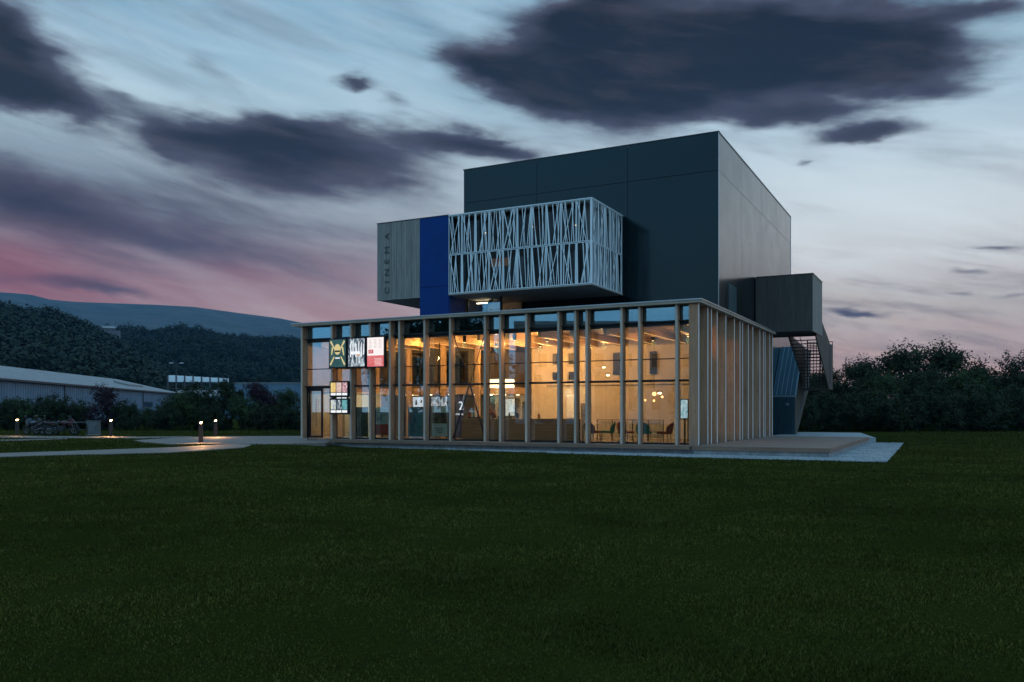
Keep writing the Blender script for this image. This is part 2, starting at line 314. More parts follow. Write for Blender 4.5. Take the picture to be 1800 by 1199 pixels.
# ------------------------------------------------------------------ mesh helpers
class MB:
    def __init__(s): s.v = []; s.f = []; s.mi = []
    def add(s, vs, fs, mi=0):
        k = len(s.v); s.v += [tuple(v) for v in vs]; s.f += [tuple(i+k for i in f) for f in fs]; s.mi += [mi]*len(fs); return s
    def box(s, x0, x1, y0, y1, z0, z1, mi=0):
        if x0 > x1: x0, x1 = x1, x0
        if y0 > y1: y0, y1 = y1, y0
        if z0 > z1: z0, z1 = z1, z0
        vs = [(x, y, z) for z in (z0, z1) for y in (y0, y1) for x in (x0, x1)]
        return s.add(vs, [(0,2,3,1), (4,5,7,6), (0,1,5,4), (2,6,7,3), (0,4,6,2), (1,3,7,5)], mi)
    def prism(s, poly, axis, a, b, mi=0):     # poly of 2D points, extruded along axis from a to b
        n = len(poly)
        def P(p, t):
            return {'x': (t, p[0], p[1]), 'y': (p[0], t, p[1]), 'z': (p[0], p[1], t)}[axis]
        vs = [P(p, a) for p in poly] + [P(p, b) for p in poly]
        fs = [tuple(range(n)), tuple(reversed(range(n, 2*n)))] + [(i, i+n, (i+1) % n+n, (i+1) % n) for i in range(n)]
        return s.add(vs, fs, mi)
    def bar(s, p, q, wx, wy=None, mi=0):      # square bar between two points
        p = Vector(p); q = Vector(q); d = (q-p).normalized()
        a = d.cross(Vector((0,0,1)) if abs(d.z) < 0.9 else Vector((0,1,0))).normalized(); b = d.cross(a)
        wy = wy or wx
        vs = [t + a*sx*wx/2 + b*sy*wy/2 for t in (p, q) for sx, sy in ((-1,-1), (1,-1), (1,1), (-1,1))]
        return s.add(vs, [(0,3,2,1), (4,5,6,7), (0,1,5,4), (1,2,6,5), (2,3,7,6), (3,0,4,7)], mi)
    def tube(s, pts, r, n=8, mi=0, cap=True):
        pts = [Vector(p) for p in pts]; rr = r if isinstance(r, (list, tuple)) else [r]*len(pts)
        vs = []
        for i, p in enumerate(pts):
            d = (pts[min(i+1, len(pts)-1)] - pts[max(i-1, 0)]).normalized()
            a = d.cross(Vector((0,0,1)) if abs(d.z) < 0.95 else Vector((0,1,0))).normalized(); b = d.cross(a)
            vs += [p + (a*math.cos(t)+b*math.sin(t))*rr[i] for t in [2*math.pi*k/n for k in range(n)]]
        fs = []
        for i in range(len(pts)-1):
            fs += [(i*n+k, i*n+(k+1) % n, (i+1)*n+(k+1) % n, (i+1)*n+k) for k in range(n)]
        if cap: fs += [tuple(reversed(range(n))), tuple(range((len(pts)-1)*n, len(pts)*n))]
        return s.add(vs, fs, mi)
    def lathe(s, prof, c=(0,0,0), n=16, axis='z', mi=0):
        vs = []
        for (r, h) in prof:
            for k in range(n):
                t = 2*math.pi*k/n; a, b = r*math.cos(t), r*math.sin(t)
                p = {'z': (a, b, h), 'x': (h, a, b), 'y': (a, h, b)}[axis]
                vs.append((p[0]+c[0], p[1]+c[1], p[2]+c[2]))
        fs = [(i*n+k, i*n+(k+1) % n, (i+1)*n+(k+1) % n, (i+1)*n+k) for i in range(len(prof)-1) for k in range(n)]
        fs += [tuple(reversed(range(n))), tuple(range((len(prof)-1)*n, len(prof)*n))]
        return s.add(vs, fs, mi)
    def mesh(s, name, mats, smooth=False):
        me = bpy.data.meshes.new(name); me.from_pydata(s.v, [], s.f)
        for m in (mats if isinstance(mats, (list, tuple)) else [mats]): me.materials.append(m)
        if any(s.mi): me.polygons.foreach_set('material_index', s.mi)
        bm = bmesh.new(); bm.from_mesh(me); bmesh.ops.recalc_face_normals(bm, faces=bm.faces); bm.to_mesh(me); bm.free()
        if smooth: me.polygons.foreach_set('use_smooth', [True]*len(me.polygons))
        me.update(); return me
def link(name, me, parent=None, loc=(0,0,0), rz=0.0):
    o = bpy.data.objects.new(name, me); COL.objects.link(o); o.location = loc; o.rotation_euler = (0, 0, rz)
    if parent: o.parent = parent
    return o
def part(name, mb, mats, parent, label=None, smooth=False, kind=None):
    o = link(name, mb.mesh(name, mats, smooth), parent)
    if label: o['label'] = label
    if kind: o['kind'] = kind
    return o
def tag(o, label, cat, group=None):
    o['label'] = label; o['category'] = cat
    if group: o['group'] = group
    return o
def struct(name, mb, mats, smooth=False, parent=None):
    o = link(name, mb.mesh(name, mats, smooth), parent)
    if not parent: o['kind'] = 'structure'
    return o
BC = {}
def pbox(name, x0, x1, y0, y1, z0, z1, m, parent, label=None):       # box piece with its own origin, mesh data shared between alike pieces
    sx, sy, sz = round(x1-x0, 4), round(y1-y0, 4), round(z1-z0, 4)
    k = (sx, sy, sz, m.name)
    if k not in BC: BC[k] = MB().box(-sx/2, sx/2, -sy/2, sy/2, -sz/2, sz/2).mesh(name, m)
    o = link(name, BC[k], parent, ((x0+x1)/2, (y0+y1)/2, (z0+z1)/2))
    if label: o['label'] = label
    return o
def empty(name, loc=(0,0,0), rz=0.0, parent=None):
    o = bpy.data.objects.new(name, None); COL.objects.link(o); o.location = loc; o.rotation_euler = (0,0,rz); o.empty_display_size = 0.3
    if parent: o.parent = parent
    return o
def copy_tree(o, parent=None):
    c = o.copy(); COL.objects.link(c); c.parent = parent
    for ch in list(o.children): copy_tree(ch, c)
    return c
# cinema frame: x runs right along the front, y goes in, origin at the front right corner
PX, PY = 7.289, 33.324
BA = math.atan2(-0.4612, 0.8873)
BM = Matrix.Translation((PX, PY, 0)) @ Matrix.Rotation(BA, 4, 'Z')
def bw(x, y, z=0.0): p = BM @ Vector((x, y, z)); return (p.x, p.y, p.z)
def bthing(name, x, y, z, label, cat, rz=0.0, group=None):
    o = empty(name, bw(x, y, z), BA+rz); return tag(o, label, cat, group)
def place(name, mb, mats, x, y, z, label, cat, rz=0.0, group=None, smooth=False):
    o = link(name, mb.mesh(name, mats, smooth), None, bw(x, y, z), BA+rz); return tag(o, label, cat, group)
def text_mesh(s, size, m, depth=0.004):
    cu = bpy.data.curves.new('lettering', 'FONT'); cu.body = s; cu.size = size; cu.extrude = depth; cu.align_x = 'CENTER'; cu.align_y = 'CENTER'; cu.resolution_u = 3
    o = bpy.data.objects.new('tmp', cu); COL.objects.link(o)
    dg = bpy.context.evaluated_depsgraph_get(); me = bpy.data.meshes.new_from_object(o.evaluated_get(dg))
    bpy.data.objects.remove(o); me.materials.clear(); me.materials.append(m); return me

# ------------------------------------------------------------------ ground
def sstep(a, b, x):
    t = np.clip((np.asarray(x, float)-a)/(b-a), 0, 1); return t*t*(3-2*t)
def ground_z(x, y):
    x = np.asarray(x, float); y = np.asarray(y, float)
    rise = 0.2*sstep(-7, -11, x)*sstep(33, 38.5, y)
    far = 0.2*sstep(50, 62, y)
    right = 0.0
    return np.maximum(rise, far) + 0.02*np.sin(x*0.31+1.0)*np.sin(y*0.27)*sstep(3, 8, np.hypot(x, y))*sstep(30, 24, y)
def grid(xs, ys, zf, name, m, smooth=True):
    X, Y = np.meshgrid(xs, ys); Z = zf(X, Y); nx, ny = len(xs), len(ys)
    co = np.stack([X, Y, Z], -1).reshape(-1, 3)
    me = bpy.data.meshes.new(name); idx = np.arange(nx*ny).reshape(ny, nx)
    f = np.stack([idx[:-1,:-1], idx[:-1,1:], idx[1:,1:], idx[1:,:-1]], -1).reshape(-1, 4)
    raw_mesh(me, co, f); me.materials.append(m)
    me.polygons.foreach_set('use_smooth', np.ones(len(f), bool)); me.update(); return me
def raw_mesh(me, co, f):
    n, k = f.shape
    me.vertices.add(len(co)); me.vertices.foreach_set('co', np.ascontiguousarray(co, np.float32).ravel())
    me.loops.add(n*k); me.loops.foreach_set('vertex_index', f.astype(np.int32).ravel())
    me.polygons.add(n); me.polygons.foreach_set('loop_start', (np.arange(n)*k).astype(np.int32))
    me.polygons.foreach_set('loop_total', np.full(n, k, np.int32))
    me.update(calc_edges=True); me.validate()
xs = np.concatenate([[-9000,-4000,-1500,-600,-250,-120], np.arange(-80, 81, 1.0), [120,250,600,1500,4000,9000]])
ys = np.concatenate([[-9000,-3000,-800,-300,-150], np.arange(-60, 90, 1.0), [120,180,260,600,1500,4000,9000]])
lawn = link('lawn', grid(xs, ys, ground_z, 'lawn', M_lawn)); lawn['kind'] = 'structure'

def in_poly(x, y, poly):
    r = np.zeros(len(x), bool); n = len(poly)
    for i in range(n):
        x1, y1 = poly[i]; x2, y2 = poly[(i+1) % n]
        c = ((y1 > y) != (y2 > y)) & (x < (x2-x1)*(y-y1)/(y2-y1+1e-9)+x1); r ^= c
    return r
def gpt(px, py, z):
    Y = 1499.6*(CZ-z)/(py-724.5); return ((px-900)/1499.6*Y, Y)
# gravel apron round the deck (building frame -> world)
def bpoly(pts): return [bw(x, y)[:2] for x, y in pts]
GRAVEL = bpoly([(6.9,-2.3), (6.5,16.2), (1.2,16.2), (-19.0,2.0), (-17.6,-0.75), (-15,-0.7), (-7.7,-1.45), (-2.2,-2.2), (0.6,-2.5)])
mb = MB(); mb.prism(GRAVEL, 'z', -0.3, 0.028); struct('gravel_path', mb, M_gravel)
GR2 = bpoly([(-0.5,15.6), (5.2,15.6), (3.4,27), (-0.5,27)])
mb = MB(); mb.prism(GR2, 'z', -0.1, 0.30); struct('gravel_yard', mb, M_gravel)
# scattered loose stones along the gravel edge
def stones(poly, n, zt, name, label):
    P = np.array(poly); vs = []; fs = []
    octa = np.array([(1,0,0), (-1,0,0), (0,1,0), (0,-1,0), (0,0,1), (0,0,-1)], float)
    of = np.array([(0,2,4), (2,1,4), (1,3,4), (3,0,4), (2,0,5), (1,2,5), (3,1,5), (0,3,5)])
    lo, hi = P.min(0), P.max(0); c = RNG.uniform(lo, hi, (n*3, 2)); c = c[in_poly(c[:,0], c[:,1], poly)][:n]
    m_ = len(c); s = RNG.uniform(0.012, 0.032, (m_, 1, 3)); a = RNG.uniform(0, 6.28, m_)
    o = octa[None]*s; ca, sa = np.cos(a)[:,None], np.sin(a)[:,None]
    o = np.stack([o[...,0]*ca-o[...,1]*sa, o[...,0]*sa+o[...,1]*ca, o[...,2]], -1)
    co = o + np.concatenate([c, np.full((m_,1), zt)], 1)[:,None,:]
    f = (of[None] + (np.arange(m_)*6)[:,None,None]).reshape(-1, 3)
    me = bpy.data.meshes.new(name); raw_mesh(me, co.reshape(-1,3), f); me.materials.append(M_gravel)
    o = link(name, me); o['kind'] = 'stuff'; o['label'] = label; o['category'] = 'gravel'
stones(GRAVEL, 26000, 0.033, 'loose_gravel', 'pale loose gravel strip around the timber deck')
# terrace and paths on the left
TER = [(-8.6,39.3), (-11.0,38.0), (-14.0,38.6), gpt(300,781,0.22), gpt(255,778,0.22), gpt(235,774.5,0.22), gpt(330,768.5,0.22), gpt(400,767.2,0.22), gpt(527,766.8,0.22), (-9.3,47)]
mb = MB(); mb.prism(TER, 'z', -0.1, 0.235); struct('paved_terrace', mb, M_pave)
PTH = [gpt(-80,805,0.03), gpt(100,797.5,0.08), gpt(300,788.5,0.2), gpt(430,784.5,0.2), (-11.6,39.2), gpt(420,781,0.2), gpt(300,784.5,0.2), gpt(100,792.8,0.08), gpt(-80,799,0.03)]
vs = [(x, y, float(ground_z(x, y))+0.03) for x, y in PTH]
mb = MB(); n_ = len(vs)
prs = [(0,8), (1,7), (2,6), (3,5)]
for i in range(3):
    a, b, c, d = vs[prs[i][0]], vs[prs[i+1][0]], vs[prs[i+1][1]], vs[prs[i][1]]
    mb.add([a, b, c, d]+[(p[0], p[1], p[2]-0.1) for p in (a, b, c, d)], [(0,1,2,3), (0,4,5,1), (2,6,7,3), (4,7,6,5)])
a, b, c = vs[3], vs[4], vs[5]; mb.add([a, b, c], [(0,1,2)])
struct('garden_path', mb, M_pave)
FAR = [gpt(-120,769.3,0.22), gpt(250,770.6,0.22), gpt(338,769.2,0.22), gpt(338,767.4,0.22), gpt(250,768.0,0.22), gpt(-120,765.6,0.22)]
FAR2 = [gpt(-120,777.2,0.22), gpt(0,775.8,0.22), gpt(118,771.8,0.22), gpt(118,771.0,0.22), gpt(0,773.2,0.22), gpt(-120,774.0,0.22)]
mb = MB(); mb.prism(FAR2, 'z', -0.1, 0.230); struct('side_path', mb, M_pave)
mb = MB(); mb.prism(FAR, 'z', -0.1, 0.232); struct('cycle_path', mb, M_pave)
# grass blades
def grass():
    A = []; rings = [(2.2,6,3600), (6,10,2000), (10,16,640), (16,26,260), (26,40,90), (40,52,45), (52,78,22)]
    for r0, r1, dens in rings:
        area = R(96)/2*(r1**2-r0**2); n = int(area*dens)
        r = np.sqrt(RNG.uniform(r0**2, r1**2, n)); t = RNG.uniform(R(-48), R(48), n)
        x, y = r*np.sin(t), r*np.cos(t)
        A.append(np.stack([x, y, RNG.uniform(0.7, 1.3, n)*(0.5+0.04*r**0.9), np.clip(0.0018+0.0008*r, 0, 0.03)], 1))
    # raised rough edges where turf meets paving
    P = np.concatenate(A)
    jx, jy = P[:,0]+RNG.normal(size=len(P))*.07, P[:,1]+RNG.normal(size=len(P))*.12
    keep = ~in_poly(jx, jy, GRAVEL) & ~in_poly(jx, jy, TER) & ~in_poly(jx, jy, PTH)
    bx = (P[:,0]-PX)*0.8873 + (P[:,1]-PY)*-0.4612; by = (P[:,0]-PX)*0.4612 + (P[:,1]-PY)*0.8873
    keep &= ~((bx > -20.6) & (bx < 5.5) & (by > -1.0))
    P = P[keep]; n = len(P)
    nse = 0.8+0.4*np.sin(P[:,0]*1.7+np.sin(P[:,1]*2.1)*1.5)*np.sin(P[:,1]*1.3+P[:,0]*0.6)+0.22*np.sin(P[:,0]*5.3+2*np.sin(P[:,1]*3.7))*np.sin(P[:,1]*6.1)
    h = 0.037*P[:,2]*nse; wd = P[:,3]; a = RNG.uniform(0, 6.28, n); b = RNG.uniform(0, 6.28, n); ln = h*RNG.uniform(0.15, 0.9, n)
    z = ground_z(P[:,0], P[:,1])-0.004
    base = np.stack([P[:,0], P[:,1], z], 1); dv = np.stack([np.cos(a)*wd, np.sin(a)*wd, 0*a], 1)
    tip = base + np.stack([np.cos(b)*ln, np.sin(b)*ln, h], 1)
    co = np.stack([base-dv, base+dv, tip], 1).reshape(-1, 3)
    me = bpy.data.meshes.new('grass'); raw_mesh(me, co, np.arange(n*3).reshape(n, 3)); me.materials.append(M_blade)
    o = link('grass', me); o['kind'] = 'stuff'; o['label'] = 'dark mown lawn grass in front of the cinema'; o['category'] = 'grass'
    
grass()

# ------------------------------------------------------------------ hills
def curve(pts):
    X = np.array([math.atan((p[0]-900)/1499.6) for p in pts]); Yv = np.array([p[1] for p in pts], float); return lambda a: np.interp(a, X, Yv)
sil_m = curve([(-700,520), (-300,500), (0,511), (53,515), (88,524), (131,528), (181,530), (267,533), (340,537), (420,548), (490,557), (540,567), (620,585), (720,610), (850,650), (1000,700), (1100,722)])
sil_a = curve([(-900,560), (-400,520), (-100,518), (0,527), (51,537), (77,536), (107,545), (133,557), (157,568), (200,590), (260,625), (320,665), (400,722)])
sil_b = curve([(-100,560), (100,585), (171,573), (240,569), (294,572), (321,567), (351,571), (372,580), (409,581), (447,587), (473,583), (490,588), (527,592), (620,610), (760,650), (900,700), (980,722)])
def hill(name, sil, r0, r1, a0, a1, cap, m, nz, back, na=150, nr=26):
    al = np.linspace(a0, a1, na); t = np.concatenate([np.linspace(0, 1, nr), [1.05, 1.14]])
    A, T = np.meshgrid(al, t)
    D = r0+(r1-r0)*T
    H = np.maximum((724.5-sil(A))/1499.6*r1*np.cos(A) - cap, 0.0)
    prof = np.where(T <= 1, np.clip(T, 0, 1)**0.85, 1-(T-1)*back)
    Zn = H*prof + nz*(np.sin(A*61+T*5)+np.sin(A*23-T*9+2)+0.6*np.sin(A*131+T*17))*np.clip(T, 0, 1)*(H > 1)*(1-np.clip(T,0,1)**6)
    X, Y = D*np.sin(A), D*np.cos(A)
    idx = np.arange(A.size).reshape(A.shape)
    f = np.stack([idx[:-1,:-1], idx[:-1,1:], idx[1:,1:], idx[1:,:-1]], -1).reshape(-1, 4)
    me = bpy.data.meshes.new(name); raw_mesh(me, np.stack([X, Y, Zn+0.05], -1).reshape(-1,3), f); me.materials.append(m)
    me.polygons.foreach_set('use_smooth', np.ones(len(f), bool))
    o = link(name, me); o['kind'] = 'structure'
    def zf(a, d):
        T = (d-r0)/(r1-r0); H = np.maximum((724.5-sil(a))/1499.6*r1*np.cos(a) - cap, 0.0)
        return H*np.clip(T, 0, 1)**0.85 + nz*(np.sin(a*61+T*5)+np.sin(a*23-T*9+2)+0.6*np.sin(a*131+T*17))*np.clip(T,0,1)*(H > 1)*(1-np.clip(T,0,1)**6)
    return zf
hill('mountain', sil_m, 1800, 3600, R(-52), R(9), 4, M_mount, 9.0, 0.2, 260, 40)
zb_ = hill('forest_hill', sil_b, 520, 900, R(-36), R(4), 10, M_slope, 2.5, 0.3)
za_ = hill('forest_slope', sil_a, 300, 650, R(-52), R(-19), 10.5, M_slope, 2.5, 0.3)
def crown_cloud(centers, sizes, nq, qs):
    """clouds of leaf-clump quads round the given centres, as one vertex array"""
    m_ = len(centers); d = RNG.normal(size=(m_, nq, 3)); d /= np.linalg.norm(d, axis=-1, keepdims=True)
    lob = 1+0.22*np.sin(d[...,0]*5+RNG.uniform(0, 6, (m_,1)))*np.sin(d[...,2]*4+RNG.uniform(0, 6, (m_,1)))
    rr = RNG.uniform(0.7, 1.04, (m_, nq))*lob
    d[...,2] = np.where(d[...,2] < 0, d[...,2]*0.6, d[...,2])
    c = centers[:,None,:] + d*rr[...,None]*sizes[:,None,:]
    nrm = d + 0.28*RNG.normal(size=d.shape)
    a = np.cross(RNG.normal(size=d.shape), nrm); a /= np.linalg.norm(a, axis=-1, keepdims=True)
    b = np.cross(a, nrm); b /= np.linalg.norm(b, axis=-1, keepdims=True)+1e-9
    s = (qs*RNG.uniform(0.6, 1.3, (m_, nq)))[...,None]
    q = np.stack([c-a*s-b*s, c+a*s-b*s*0.6, c+a*s*0.7+b*s, c-a*s*0.8+b*s*0.8], 2)
    return q.reshape(-1, 3)
def forest(name, zf, r0, r1, a0, a1, n, label):
    d = np.sqrt(RNG.uniform(r0**2, r1**2, n)); a = RNG.uniform(a0, a1, n)
    d[:n//7] = r1*RNG.uniform(0.985, 1.0, n//7)
    z = zf(a, d); k = z > 1.5; d, a, z = d[k], a[k], z[k]; n = len(d)
    sz = RNG.uniform(2.8, 6.2, (n, 1))*np.array([[1, 1, 1.05]])*RNG.uniform(0.85, 1.15, (n, 3))
    c = np.stack([d*np.sin(a), d*np.cos(a), z+sz[:,2]*0.9], 1)
    co = crown_cloud(c, sz, 125, 0.66); me = bpy.data.meshes.new(name); raw_mesh(me, co, np.arange(len(co)).reshape(-1, 4)); me.materials.append(M_forest)
    o = link(name, me); o['kind'] = 'stuff'; o['label'] = label; o['category'] = 'forest'
forest('forest', zb_, 600, 900, R(-33), R(2), 1900, 'dark green woodland covering the middle hill behind the sheds')
forest('forest', za_, 340, 650, R(-40), R(-20), 1900, 'darker woodland on the left slope behind the long shed')

# ------------------------------------------------------------------ trees
def tree_meshes(seed, h, rx, base, nleaf, qs, m_leaf, sparse=0.0, lobes=9):
    rg = np.random.default_rng(seed)
    tb = MB(); tips = []
    top = h*0.72
    tr = [(0,0,-0.1), (0.06*h*rg.normal()*0.3, 0.03*h*rg.normal(), h*0.3), (0.05*h*rg.normal()*0.5, 0.05*h*rg.normal()*0.5, top)]
    tb.tube(tr, [0.028*h, 0.020*h, 0.008*h], 7)
    for i in range(lobes):
        a = 6.283*i/lobes+rg.uniform(-.4, .4); zz = base + (h*0.9-base)*rg.uniform(0.05, 1.0)
        wv = math.sin(math.pi*min(1, max(0.12, (zz-base*0.4)/(h-base*0.4))**0.8))
        e = np.array([math.cos(a)*rx*0.66*wv*rg.uniform(.6, 1.1), math.sin(a)*rx*0.66*wv*rg.uniform(.6, 1.1), zz])
        s0 = np.array([0, 0, max(0.1, zz*0.55)])
        tb.tube([tuple(s0), tuple((s0+e)/2+np.array([0,0,0.05*h])), tuple(e)], [0.011*h, 0.007*h, 0.003*h], 5)
        tips.append((e, rx*rg.uniform(0.34, 0.58)))
    tips.append((np.array([0, 0, h*0.80]), rx*0.5)); tips.append((np.array([0.1*rx, -0.1*rx, h*0.55]), rx*0.62))
    cs = []; nn = []; ws_ = np.array([t[1]**2 for t in tips]); ws_ /= ws_.sum()
    for (e, rad), p in zip(tips, ws_):
        k = int(nleaf*p); nc = max(6, k//26)
        d = rg.normal(size=(nc, 3)); d /= np.linalg.norm(d, axis=1, keepdims=True)
        cc = e + d*(rg.uniform(0.35, 1.08, (nc,1)))*rad*np.array([1, 1, 0.82])
        for j in range(nc):
            q = cc[j] + rg.normal(size=(26, 3))*rad*(0.10+sparse*0.05)
            cs.append(q); nn.append((q-e)/rad+np.array([0,0,.25]))
            if rg.random() < 0.12:       # a twig that sticks out
                dr = d[j]; dr[2] = abs(dr[2]); L_ = rad*rg.uniform(0.3, 0.7); tw = np.linspace(0, 1, 9)[:,None]
                cs.append(cc[j] + dr*tw*L_ + rg.normal(size=(9, 3))*qs*0.7); nn.append(np.repeat(d[j][None], 9, 0))
    c = np.concatenate(cs); nv_ = np.concatenate(nn); kp = c[:,2] > 0.05; c = c[kp]; nv_ = nv_[kp]; n = len(c)
    nv_ = nv_/(np.linalg.norm(nv_, axis=1, keepdims=True)+1e-9) + rg.normal(size=(n, 3))*0.45
    a = np.cross(rg.normal(size=(n, 3)), nv_); a /= np.linalg.norm(a, axis=1, keepdims=True); b = np.cross(a, nv_); b /= np.linalg.norm(b, axis=1, keepdims=True)
    s = (qs*rg.uniform(0.5, 1.25, n))[:,None]
    q = np.stack([c-a*s, c-b*s*0.55, c+a*s, c+b*s*0.55], 1).reshape(-1, 3)
    me = bpy.data.meshes.new('crown'); raw_mesh(me, q, np.arange(n*4).reshape(-1, 4)); me.materials.append(m_leaf)
    return tb.mesh('trunk', M_bark, True), me
TV = {
 'a': tree_meshes(11, 6.0, 3.2, 0.6, 15000, 0.105, M_leaf, 0.0, 13),
 'b': tree_meshes(12, 6.5, 2.6, 1.2, 9500, 0.12, M_leaf, 1.6, 15),
 'c': tree_meshes(13, 5.0, 3.0, 0.3, 14000, 0.10, M_leafg, 0.0, 13),
 's': tree_meshes(14, 2.6, 1.9, 0.1, 9000, 0.075, M_leaf, 0.2, 10),
 'g': tree_meshes(15, 3.4, 2.0, 0.3, 9000, 0.075, M_leafg, 0.5, 10),
 'p': tree_meshes(16, 3.6, 1.8, 0.3, 9000, 0.075, M_leafp, 0.4, 10),
 'k': tree_meshes(17, 5.2, 1.9, 0.2, 12000, 0.085, M_leaf, 0.0, 13),
}
def plant(kind, X, Y, sc, rz, name, label, cat, group, sz=1.0):
    t = empty(name, (X, Y, float(ground_z(X, Y))), rz); t.scale = (sc, sc, sc*sz); tag(t, label, cat, group)
    a, b = TV[kind]; link('trunk', a, t); link('crown', b, t); return t
def pxy(px, Y): return (px-900)/1499.6*Y, Y
ORD = ['first','second','third','fourth','fifth','sixth','seventh','eighth','ninth','tenth','eleventh','twelfth','thirteenth','fourteenth','fifteenth','sixteenth','seventeenth','eighteenth']
# right-hand tree belt: (px of centre, distance, top py, kind)
RT = [(1424,78,662,'c'), (1468,70,652,'a'), (1512,74,628,'b'), (1548,69,664,'c'), (1588,75,604,'b'), (1622,71,650,'a'), (1662,76,600,'b'), (1700,70,652,'c'), (1722,76,640,'b'), (1752,74,668,'c'), (1794,69,628,'a'), (1838,72,606,'k'), (1890,72,606,'a'), (1940,70,600,'b')]
HH = {'a':5.9,'b':6.5,'c':5.0,'s':2.6,'g':3.4,'p':3.6,'k':5.4}
desc = {'a':'broad dark tree','b':'tall loose-topped tree','c':'mid-green bushy tree','k':'dense upright tree'}
for i, (px, Y, ty, k) in enumerate(RT):
    X, Y = pxy(px, Y); H = CZ+(724.5-ty)/1499.6*Y-0.2; s_ = H/HH[k]*0.98
    plant(k, X, Y, s_, i*1.9, 'tree', f'{desc[k]}, {ORD[i]} from the cinema stairs in the belt right of the building', 'tree', 'trees in the belt right of the cinema')
US = [(1418,64.5,0.75), (1450,66,0.95), (1488,64,0.8), (1530,66,1.05), (1568,63.5,0.85), (1612,65,1.0), (1655,64,0.95), (1700,65.5,1.1), (1742,63.5,0.9), (1788,65,1.1), (1835,64,1.1), (1885,65,1.1)]
for i, (px, Y, s_) in enumerate(US):
    X, Y = pxy(px, Y)
    plant('s', X, Y, s_*1.15, i*2.3, 'bush', f'low dark bush under the tree belt, {ORD[i]} from the cinema stairs', 'bush', 'bushes along the right lawn edge')
# left-hand shrubs: (px, Y, top py, kind)
LS = [(-70,70,700,'s'), (-30,68,702,'c'), (12,68,706,'s'), (38,69,697,'g'), (72,70,703,'s'), (102,68,699,'s'), (140,69,708,'s'), (186,68,685,'p'), (222,68,708,'s'), (255,70,716,'g'), (290,68,712,'s'), (322,67,688,'g'), (350,69,682,'s'), (394,69,656,'k'), (432,68,694,'g'), (456,70,678,'p'), (494,74,682,'g'), (516,68,716,'s'), (300,74,702,'s'), (372,66,714,'s'), (470,67,716,'s')]
dl = {'s':'rounded dark shrub','c':'bushy mid-green shrub','g':'light green loose shrub','p':'purple-leaved shrub','k':'tallest dark green conifer-like shrub'}
for i, (px, Y, ty, k) in enumerate(LS):
    X, Y = pxy(px, Y); H = CZ+(724.5-ty)/1499.6*Y-0.2; s_ = H/HH[k]
    wx = 1.0
    nm = 'shrub'
    wh = {0:'far left edge',1:'far left edge',2:'left bollard',3:'left bollard',4:'motorcycles',5:'motorcycles',6:'utility cabinet',7:'utility cabinet',8:'second bollard',9:'shed window',10:'shed window'}.get(i, 'terrace')
    plant(k, X, Y, s_, i*1.7, nm, f'{dl[k]} behind the {wh}, {["","first","second","third","fourth","fifth","sixth","seventh","eighth","ninth","tenth","eleventh","twelfth","thirteenth","fourteenth","fifteenth","sixteenth","seventeenth","eighteenth","nineteenth","twentieth","last"][1+sorted(range(len(LS)), key=lambda j: LS[j][0]).index(i)]} from the left', 'shrub', 'shrubs in front of the left sheds')
# trees and a block of flats across the lawn, seen only as reflections in the glass
REF = [(-55,6.5,2.1,'b'), (-61,5,2.2,'b'), (-67,6,2.2,'b'), (-44,10,0.9,'a'), (-46,3,0.95,'b'), (-49,-3,0.85,'c'), (-47,-9,1.0,'a'), (-50,-15,0.9,'b'), (-46,-22,1.0,'a'), (-52,-28,1.0,'b'), (-44,-33,1.0,'a')]
REF = [r for r in REF if not (r[1] > 0 and r[0]/r[1] > -0.72)]
for i, (X, Y, s_, k) in enumerate(REF):
    plant(k, X, Y, s_, i*1.3, 'tree', f'{desc[k]}, {ORD[i]} left of the lawn, seen mirrored in the glass', 'tree', 'trees left of the lawn mirrored in the glass')

# ------------------------------------------------------------------ left sheds
def wall_frame(p0, p1):      # local frame along a wall: x along, y inwards
    d = Vector((p1[0]-p0[0], p1[1]-p0[1], 0)); return math.atan2(d.y, d.x), d.length
shed = empty('warehouse', (-62.6, 84.0, 0.2), 0); ang, Ln = wall_frame((-62.6,84), (-78.0,200.0)); shed.rotation_euler.z = ang
tag(shed, 'long low pale blue metal shed with a grey pitched roof, left of the cinema', 'shed')
npan = 12; pw = Ln/npan
for i in range(npan):
    mb = MB(); k = int(pw/0.8); ww = pw/k
    for j in range(k):          # trapezoidal sheet ribs
        x = i*pw+j*ww
        mb.add([(x, 0, 0), (x+ww*.62, 0, 0), (x+ww*.72, .09, 0), (x+ww*.9, .09, 0), (x+ww, 0, 0), (x, 0, 5.7), (x+ww*.62, 0, 5.7), (x+ww*.72, .09, 5.7), (x+ww*.9, .09, 5.7), (x+ww, 0, 5.7)], [(0,1,6,5), (1,2,7,6), (2,3,8,7), (3,4,9,8)])
    part('wall_panel', mb, M_shed, shed)
mb = MB(); mb.add([(0,0,0), (0,28,0), (0,28,5.7), (0,14,8.9), (0,0,5.7)], [(0,1,2,3,4)]); mb.add([(Ln,0,0), (Ln,28,0), (Ln,28,5.7), (Ln,14,8.9), (Ln,0,5.7)], [(4,3,2,1,0)]); mb.add([(0,28,0), (Ln,28,0), (Ln,28,5.7), (0,28,5.7)], [(0,1,2,3)])
part('end_wall', mb, M_shed, shed)
for i in range(24):
    x0 = -0.3+i*(Ln+0.6)/24; x1 = x0+(Ln+0.6)/24-0.06
    mb = MB(); mb.prism([(-0.45,5.72), (14,8.98), (14,9.1), (-0.45,5.84)], 'x', x0, x1); part('roof_sheet', mb, M_shedr, shed)
mb = MB(); mb.prism([(28.45,5.72), (14.02,8.98), (14.02,9.1), (28.45,5.84)], 'x', -0.3, Ln+0.3); part('rear_roof', mb, M_shedr, shed)
